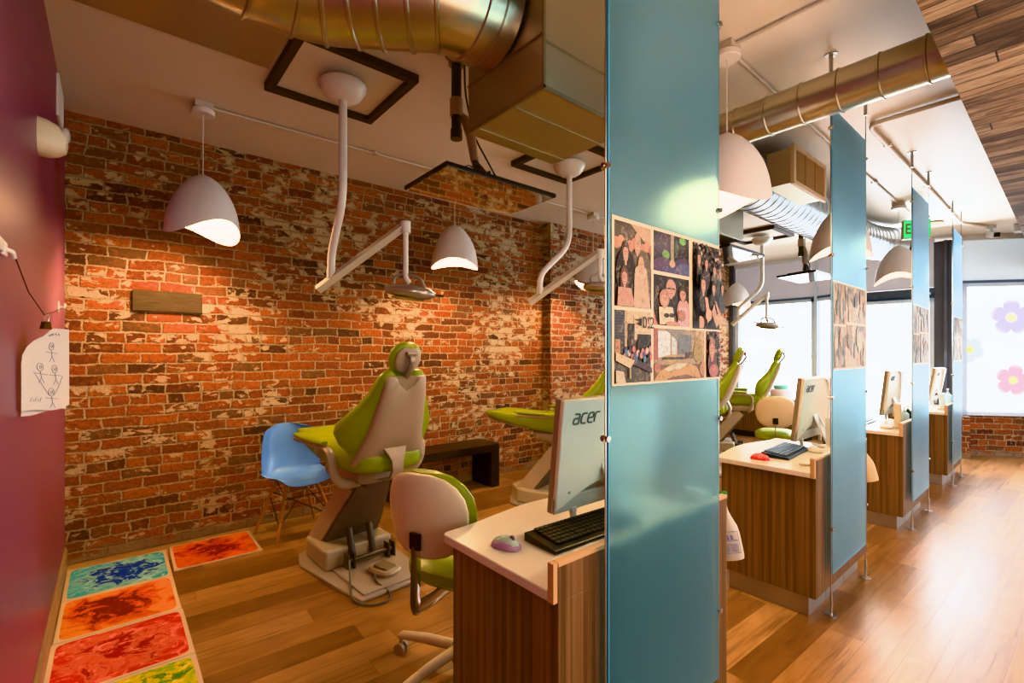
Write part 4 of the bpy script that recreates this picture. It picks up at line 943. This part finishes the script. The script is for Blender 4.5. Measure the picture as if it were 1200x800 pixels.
# ------------------------------------------------------------------ dental lights
def dental_light(label,x,y,off,arm,drop=.33,head_r=0.):
    t=empty('operatory_light',label,'surgical lamp',(x,y,0),0,'ceiling mounted surgical lamps')
    zb=CEIL-.045
    b=MB(); b.lathe([(.118,zb),(.13,zb-.012),(.128,zb-.03),(.10,zb-.075),(.07,zb-.095),(.03,zb-.10)],36); b.build('ceiling_dome',white,t)
    ox,oy=off; zt=2.28
    p=seg([(0,0,zb-.09),(0,0,zt),(ox,oy,zt-.27),(ox,oy,zt-.41)],.12,8)
    b=MB(); b.tube(p,.0235,16); b.build('down_pole',white,t)
    hub=Vector((ox,oy,zt-.40)); end=Vector((ox+arm[0],oy+arm[1],hub.z+.31)); d=(end-hub).normalized(); tail=hub-d*.10-Vector((0,0,.0))
    b=MB(); b.cyl(hub-Vector((0,0,.02)),hub+Vector((0,0,.03)),.027); b.build('hub',white,t)
    b=MB(); b.tube([tail-Vector((0,0,.035)),end-Vector((0,0,.0))],[.030,.030],4); b.build('spring_arm',M('arm_cream','D2C6B4',.4),t)
    b=MB(); b.cyl(end+Vector((0,0,-.05)),end+Vector((0,0,.02)),.032); b.tube(seg([end+Vector((0,0,-.03)),end+Vector((0,0,-drop)),end+Vector((.02,-.01,-drop-.03))],.02),.0175,14); b.build('drop_tube',white,t)
    h=end+Vector((.015,-.01,-drop-.085)); ca,sa=math.cos(head_r)*1.25,math.sin(head_r)*1.25
    def L(x_,y_,z_): return (h.x+x_*ca-y_*sa,h.y+x_*sa+y_*ca,h.z+z_*1.35-x_*.15)
    b=MB(); b.tube(seg([L(-.07,0,.0),L(-.075,0,.06),L(-.03,0,.08),L(.0,0,.08),L(.06,0,.07),L(.09,0,.01)],.03),.010,8); b.build('yoke',M('yoke_grey','9C938A',.35),t)
    b=MB(); b.pillow([(-.115,.03,.008),(-.10,.07,.02),(-.04,.105,.03),(.04,.105,.034),(.10,.07,.026),(.135,.02,.008)],lambda x_,d_,q:L(q,x_,d_),26,.8); b.build('lamp_head',M('head_grey','B4AAA0',.15,.5),t)
    b=MB(); b.pillow([(-.08,.03,.004),(-.04,.075,.008),(.04,.075,.008),(.08,.03,.004)],lambda x_,d_,q:L(q,x_,d_-.033),22,.8); b.build('reflector',M('reflector_glass','C8C0B0',.06,.9),t)
    for pa,pb in ((L(-.16,0,.02),L(-.10,0,.012)),(L(.125,0,-.0),L(.175,0,.0))):
        b=MB(); b.tube([pa,pb],.008,8); b.build('handle',darkgrey,t)
    return t
th=R(49.9); FW=Vector((math.cos(th),math.sin(th))); RT=Vector((math.sin(th),-math.cos(th)))
def W2(r,f): v=RT*r+FW*f; return (v.x,v.y)
dental_light('white ceiling mounted surgical lamp nearest the camera, over the first dental chair',1.02,2.72,W2(-.147,.21),W2(.46,.0),.33,R(-40))
dental_light('white ceiling mounted surgical lamp with a crooked pole above the second dental chair',2.87,2.68,W2(-.25,-.16),W2(.47,.0),.20,R(-30))
dental_light('white ceiling mounted surgical lamp hidden mostly behind the nearest glass panel',4.75,2.70,W2(-.2,.1),W2(.3,.3),.30,0)
dental_light('white ceiling mounted surgical lamp silhouetted against the bright corner window',6.72,2.74,W2(-.28,.10),W2(.34,-.1),.34,R(-40))
# ------------------------------------------------------------------ TVs
def tv(label,x,y,z,tilt,mx,my,yaw=0.):
    t=empty('ceiling_television',label,'television',(x,y,z),R(yaw),'flat televisions hung facing down from the ceiling')
    rt=RX(R(tilt)) if abs(tilt)>0 else RX(0)
    def xf(b):
        for v in b.b.verts: v.co=rt@v.co
    b=MB(); b.box((0,0,.012),(.72,.415,.022),.004); b.box((0,0,.035),(.52,.26,.03),.01); xf(b); b.build('casing',blkp,t)
    b=MB(); b.bb((-.352,-.2,-.0008),(.352,.2,.0012)); xf(b)
    n=MC.get('tv_glass')
    if not n:
        n=N('tv_glass'); v,o=n.obj(); n.bsdf(n.mix(n.noise(v,3.),(.34,.31,.28),(.38,.34,.31)),.03,1.); n=n.m; MC['tv_glass']=n
    b.build('screen',n,t)
    hz=CEIL-z
    b=MB(); b.box((0,0,.055),(.16,.12,.012),.002); b.box((-.03,0,.09),(.012,.06,.07),.002); b.box((.03,0,.09),(.012,.06,.07),.002)
    b.tube([(0,.03,.10),(mx*.3,my*.3,.17)],.02,8); b.tube([(0,-.03,.10),(mx*.3,my*.3,.17)],.012,8)
    b.tube([(.07,.06,.07),(.13,.08,.13)],.007,6); b.tube([(-.05,.02,.12),(-.13,.0,.09)],.007,6); b.build('tilt_bracket',M('bracket_dark','5A4E44',.4,.5),t)
    b=MB(); b.tube([(mx*.3,my*.3,.17),(mx*.45,my*.45,.30),(mx*.7,my*.7,.38),(mx,my,.40)],[.024,.028,.024,.02],10,flat=(1.2,.7)); b.build('swing_arm',M('arm_beige','B8A48E',.4),t)
    b=MB(); b.cyl((mx,my,.28),(mx,my,hz-.03),.026,n=18); b.cyl((mx,my,.26),(mx,my,.31),.031,n=18); pl=b.build('drop_pipe',M('pipe_dark','4E463C',.35,.7),t)
    b=MB(); b.cyl((mx,my,.38),(mx,my,.47),.034,n=18); b.build('pipe_collar',M('arm_beige','B8A48E'),pl)
    b=MB(); b.cyl((mx,my,hz-.035),(mx,my,hz),.06,n=24); b.cyl((mx,my,hz-.08),(mx,my,hz-.035),.042,n=18); b.build('ceiling_flange',M('flange_grey','9A8E80',.35,.7),pl)
    b=MB(); b.tube(seg([(mx+.03,my-.03,hz-.05),(mx+.035,my-.03,.5),(mx*.5+.03,my*.5,.3),(.05,-.02,.14),(.14,.03,.10),(.26,.02,.05)],.06),.0045,6); b.tube(seg([(-.04,0,.12),(-.12,-.04,.12),(-.2,-.06,.05)],.04),.0035,6); b.build('cable',blkp,t)
    return t
tv('black flat television hung face down from a dark ceiling pipe near the big duct',1.545,2.085,2.262,-1,-.155,.02)
tv('black flat television hung face down just right of the nearest glass panel',4.40,2.12,2.30,-3,.16,.0)
tv('black flat television hung face down in front of the corner window, farthest away',6.42,2.10,2.30,-3,-.05,.05)
# ------------------------------------------------------------------ big ducts
def ribbed(path,r,ribs,rb=.012,seam=.006,n=40):
    b=MB(); b.tube(path,r,n); P=[Vector(p) for p in path]
    # cumulative length
    L=[0]
    for a,c in zip(P,P[1:]): L.append(L[-1]+(c-a).length)
    def at(s):
        for i in range(len(L)-1):
            if L[i]<=s<=L[i+1]: t_=(s-L[i])/(L[i+1]-L[i]); return P[i].lerp(P[i+1],t_),(P[i+1]-P[i]).normalized()
        return P[-1],(P[-1]-P[-2]).normalized()
    for s in ribs:
        c,d=at(min(s,L[-1]-1e-4)); up=Vector((0,0,1)); x=d.cross(up).normalized(); y=x.cross(d)
        secs=[]
        for q,w in ((-rb,0),(-rb*.5,seam),(rb*.5,seam),(rb,0)):
            secs.append([c+d*q+x*math.cos(2*PI*k/n)*(r+w)+y*math.sin(2*PI*k/n)*(r+w) for k in range(n)])
        b.loft(secs,True,False)
    return b,L[-1]
DZ=2.745
path=seg([(-.20,1.80,DZ),(.50,1.80,DZ),(.60,1.775,DZ),(.86,1.60,DZ),(.97,1.52,DZ),(1.188,1.505,DZ)],.07,5)
t=empty('round_duct','large round galvanised duct with an offset bend running into the sheet metal box','duct',(0,0,0))
b,_=ribbed(path,.192,[.10,.26,.42,.55,.70,.80,.905,1.0,1.11,1.21,1.33,1.40],.009,.008); b.build('duct_run',duct,t)
t=empty('duct_box','large galvanised sheet metal duct box on the ceiling beside the nearest panel','duct',(0,0,0))
b=MB(); b.bb((1.19,1.235,2.35),(1.71,1.708,2.97),.003); b.build('box_body',ductb,t)
b=MB()
for (p,q) in (((1.185,1.23,2.35),(1.195,1.24,2.97)),((1.185,1.23,2.345),(1.71,1.24,2.362)),((1.183,1.24,2.345),(1.193,1.708,2.365)),((1.184,1.24,2.55),(1.190,1.708,2.556)),((1.2,1.2305,2.52),(1.71,1.236,2.526)),((1.2,1.40,2.345),(1.71,1.404,2.351)),((1.2,1.63,2.345),(1.71,1.634,2.351))): b.bb(p,q)
b.build('seam',metal_mat('seam_metal',(.42,.36,.27),.5),t)
b=MB(); b.bb((-.15,2.18,2.955),(.66,2.86,2.99),.002); o=b.build('flat_ceiling_panel',M('ceiling_panel_gold','AC9A84',.35,.35,.12,2.)); tag(o,'flat bronze toned metal panel on the ceiling behind the big round duct','panel')
# small cross duct
t=empty('cross_duct','slim round galvanised duct crossing the ceiling into the plank soffit','duct',(0,0,0))
b,_=ribbed([(2.75,.3,2.69),(2.75,1.70,2.69)],.10,[.12+.165*k for k in range(8)],.006,.005); b.build('duct_run',duct,t)
# plenum with grille
t=empty('duct_box','sheet metal duct box with a beige louvred grille behind the slim duct','duct',(0,0,0))
b=MB(); b.bb((3.70,1.31,2.61),(4.33,1.475,2.86),.002); b.build('box_body',ductb,t)
b=MB(); 
for (p,q) in (((3.68,1.285,2.595),(4.35,1.31,2.625)),((3.68,1.285,2.85),(4.35,1.31,2.88)),((3.68,1.285,2.625),(3.72,1.31,2.85)),((4.31,1.285,2.625),(4.35,1.31,2.85))): b.bb(p,q,.002)
g=b.build('grille_frame',M('grille_beige','C8AE90',.5),t)
b=MB()
for k in range(30): b.box((3.73+.0195*k,1.30,2.737),(.011,.012,.22),0,RZ(R(35)))
for x in (3.92,4.12): b.box((x,1.292,2.737),(.008,.01,.22))
b.build('grille_louvres',M('louvre_tan','A98A68',.5),g)
t=empty('spiral_duct','big silvery spiral duct running towards the storefront windows','duct',(0,0,0))
b,_=ribbed(seg([(3.66,1.68,DZ),(6.6,1.68,DZ),(7.15,1.62,DZ),(7.5,1.45,DZ)],.3,6),.2,[.05+.11*k for k in range(35)],.006,.004); b.build('duct_run',ductc,t)
b=MB(); c=Vector((7.5,1.45,DZ)); b.tube([c+Vector((-.03,.015,0)),c+Vector((.01,-.005,0))],.207,40); b.build('end_ring',M('ring_dark','3A3630',.5,.5),t)
t=empty('duct_box','sheet metal duct box hanging below the spiral duct','duct',(0,0,0))
b=MB(); b.bb((3.62,1.89,2.38),(4.25,2.30,2.93),.003); b.build('box_body',ductb,t)
b=MB(); b.bb((3.615,1.895,2.375),(4.25,1.905,2.39)); b.bb((3.612,1.9,2.375),(3.622,2.3,2.39)); b.build('seam',steel,t)
# ------------------------------------------------------------------ far items
t=empty('low_cabinet','low zebra wood cabinet with black plinth under the corner window','cabinet',(8.12,3.35,0))
b=MB(); b.bb((0,-.62,.10),(.52,.70,.54),.003); b.build('carcass',wood,t); b=MB(); b.bb((.03,-.60,0),(.52,.68,.10)); b.build('plinth',blk,t); b=MB(); b.bb((-.01,-.63,.54),(.52,.71,.565),.002); b.build('top',wood,t)
for y in (-.18,.26):
    b=MB(); b.bb((-.004,y,.11),(-.001,y+.004,.53)); b.build('door_gap',blk,t)
t=empty('waste_canister','round white canister with a mint green liner on the low cabinet','canister',(8.20,3.06,.565))
b=MB(); b.lathe([(.12,0),(.145,.02),(.155,.22),(.14,.25)],30); b.build('canister_body',M('canister_white','CFC6CC',.4),t); b=MB(); b.lathe([(.09,.25),(.10,.27),(.105,.31),(.06,.325)],24); b.build('liner',M('liner_mint','7FB8AE',.5),t)
# ------------------------------------------------------------------ LIGHTS
def area(name,loc,rot,sx,sy,e,col,spread=None):
    ld=bpy.data.lights.new(name,'AREA'); ld.shape='RECTANGLE'; ld.size=sx; ld.size_y=sy; ld.energy=e; ld.color=col
    if spread: ld.spread=spread
    o=bpy.data.objects.new(name,ld); COL.objects.link(o); o.location=loc; o.rotation_euler=[R(a) for a in rot]; return o
area('walkway_fill',(2.5,-1.0,2.46),(0,0,0),4.,.5,50,(1.,.80,.58))  # added fill out of view over the walkway, no fitting there
area('walkway_fill_far',(7.,-.8,2.46),(0,0,0),3.,.5,34,(.86,.92,1.))  # cooler fill added for the far walkway, without a fitting
area('rear_fill',(1.2,-2.9,1.9),(78,0,0),3.5,1.6,44,(1.,.78,.55))  # soft warm fill added behind the camera, not a room lamp
area('ceiling_fill',(1.6,-.9,.9),(180,0,0),4.,1.2,60,(1.,.82,.64))  # unseen fill added to brighten the ceiling from below
area('storefront_daylight',(8.3,1.6,2.1),(0,68,12),1.4,1.6,115,(.80,.90,1.))
w=bpy.data.worlds.new('World'); S.world=w; w.use_nodes=True; w.node_tree.nodes['Background'].inputs[0].default_value=(.88,.87,.90,1); w.node_tree.nodes['Background'].inputs[1].default_value=1.3
# ------------------------------------------------------------------ CAMERA
cam=bpy.data.cameras.new('camera'); co=bpy.data.objects.new('camera',cam); COL.objects.link(co)
cam.sensor_width=36; cam.lens=558/1200*36; cam.shift_y=13/1200; cam.clip_start=.02
co.location=(0,0,1.4); co.rotation_euler=(R(90),0,R(49.9-90)); S.camera=co
S.view_settings.view_transform='Khronos PBR Neutral'; S.view_settings.exposure=.78
S.view_settings.use_curve_mapping=True
cv=S.view_settings.curve_mapping; c0=cv.curves[3]
c0.points.new(.25,.215); c0.points.new(.72,.755); cv.update()
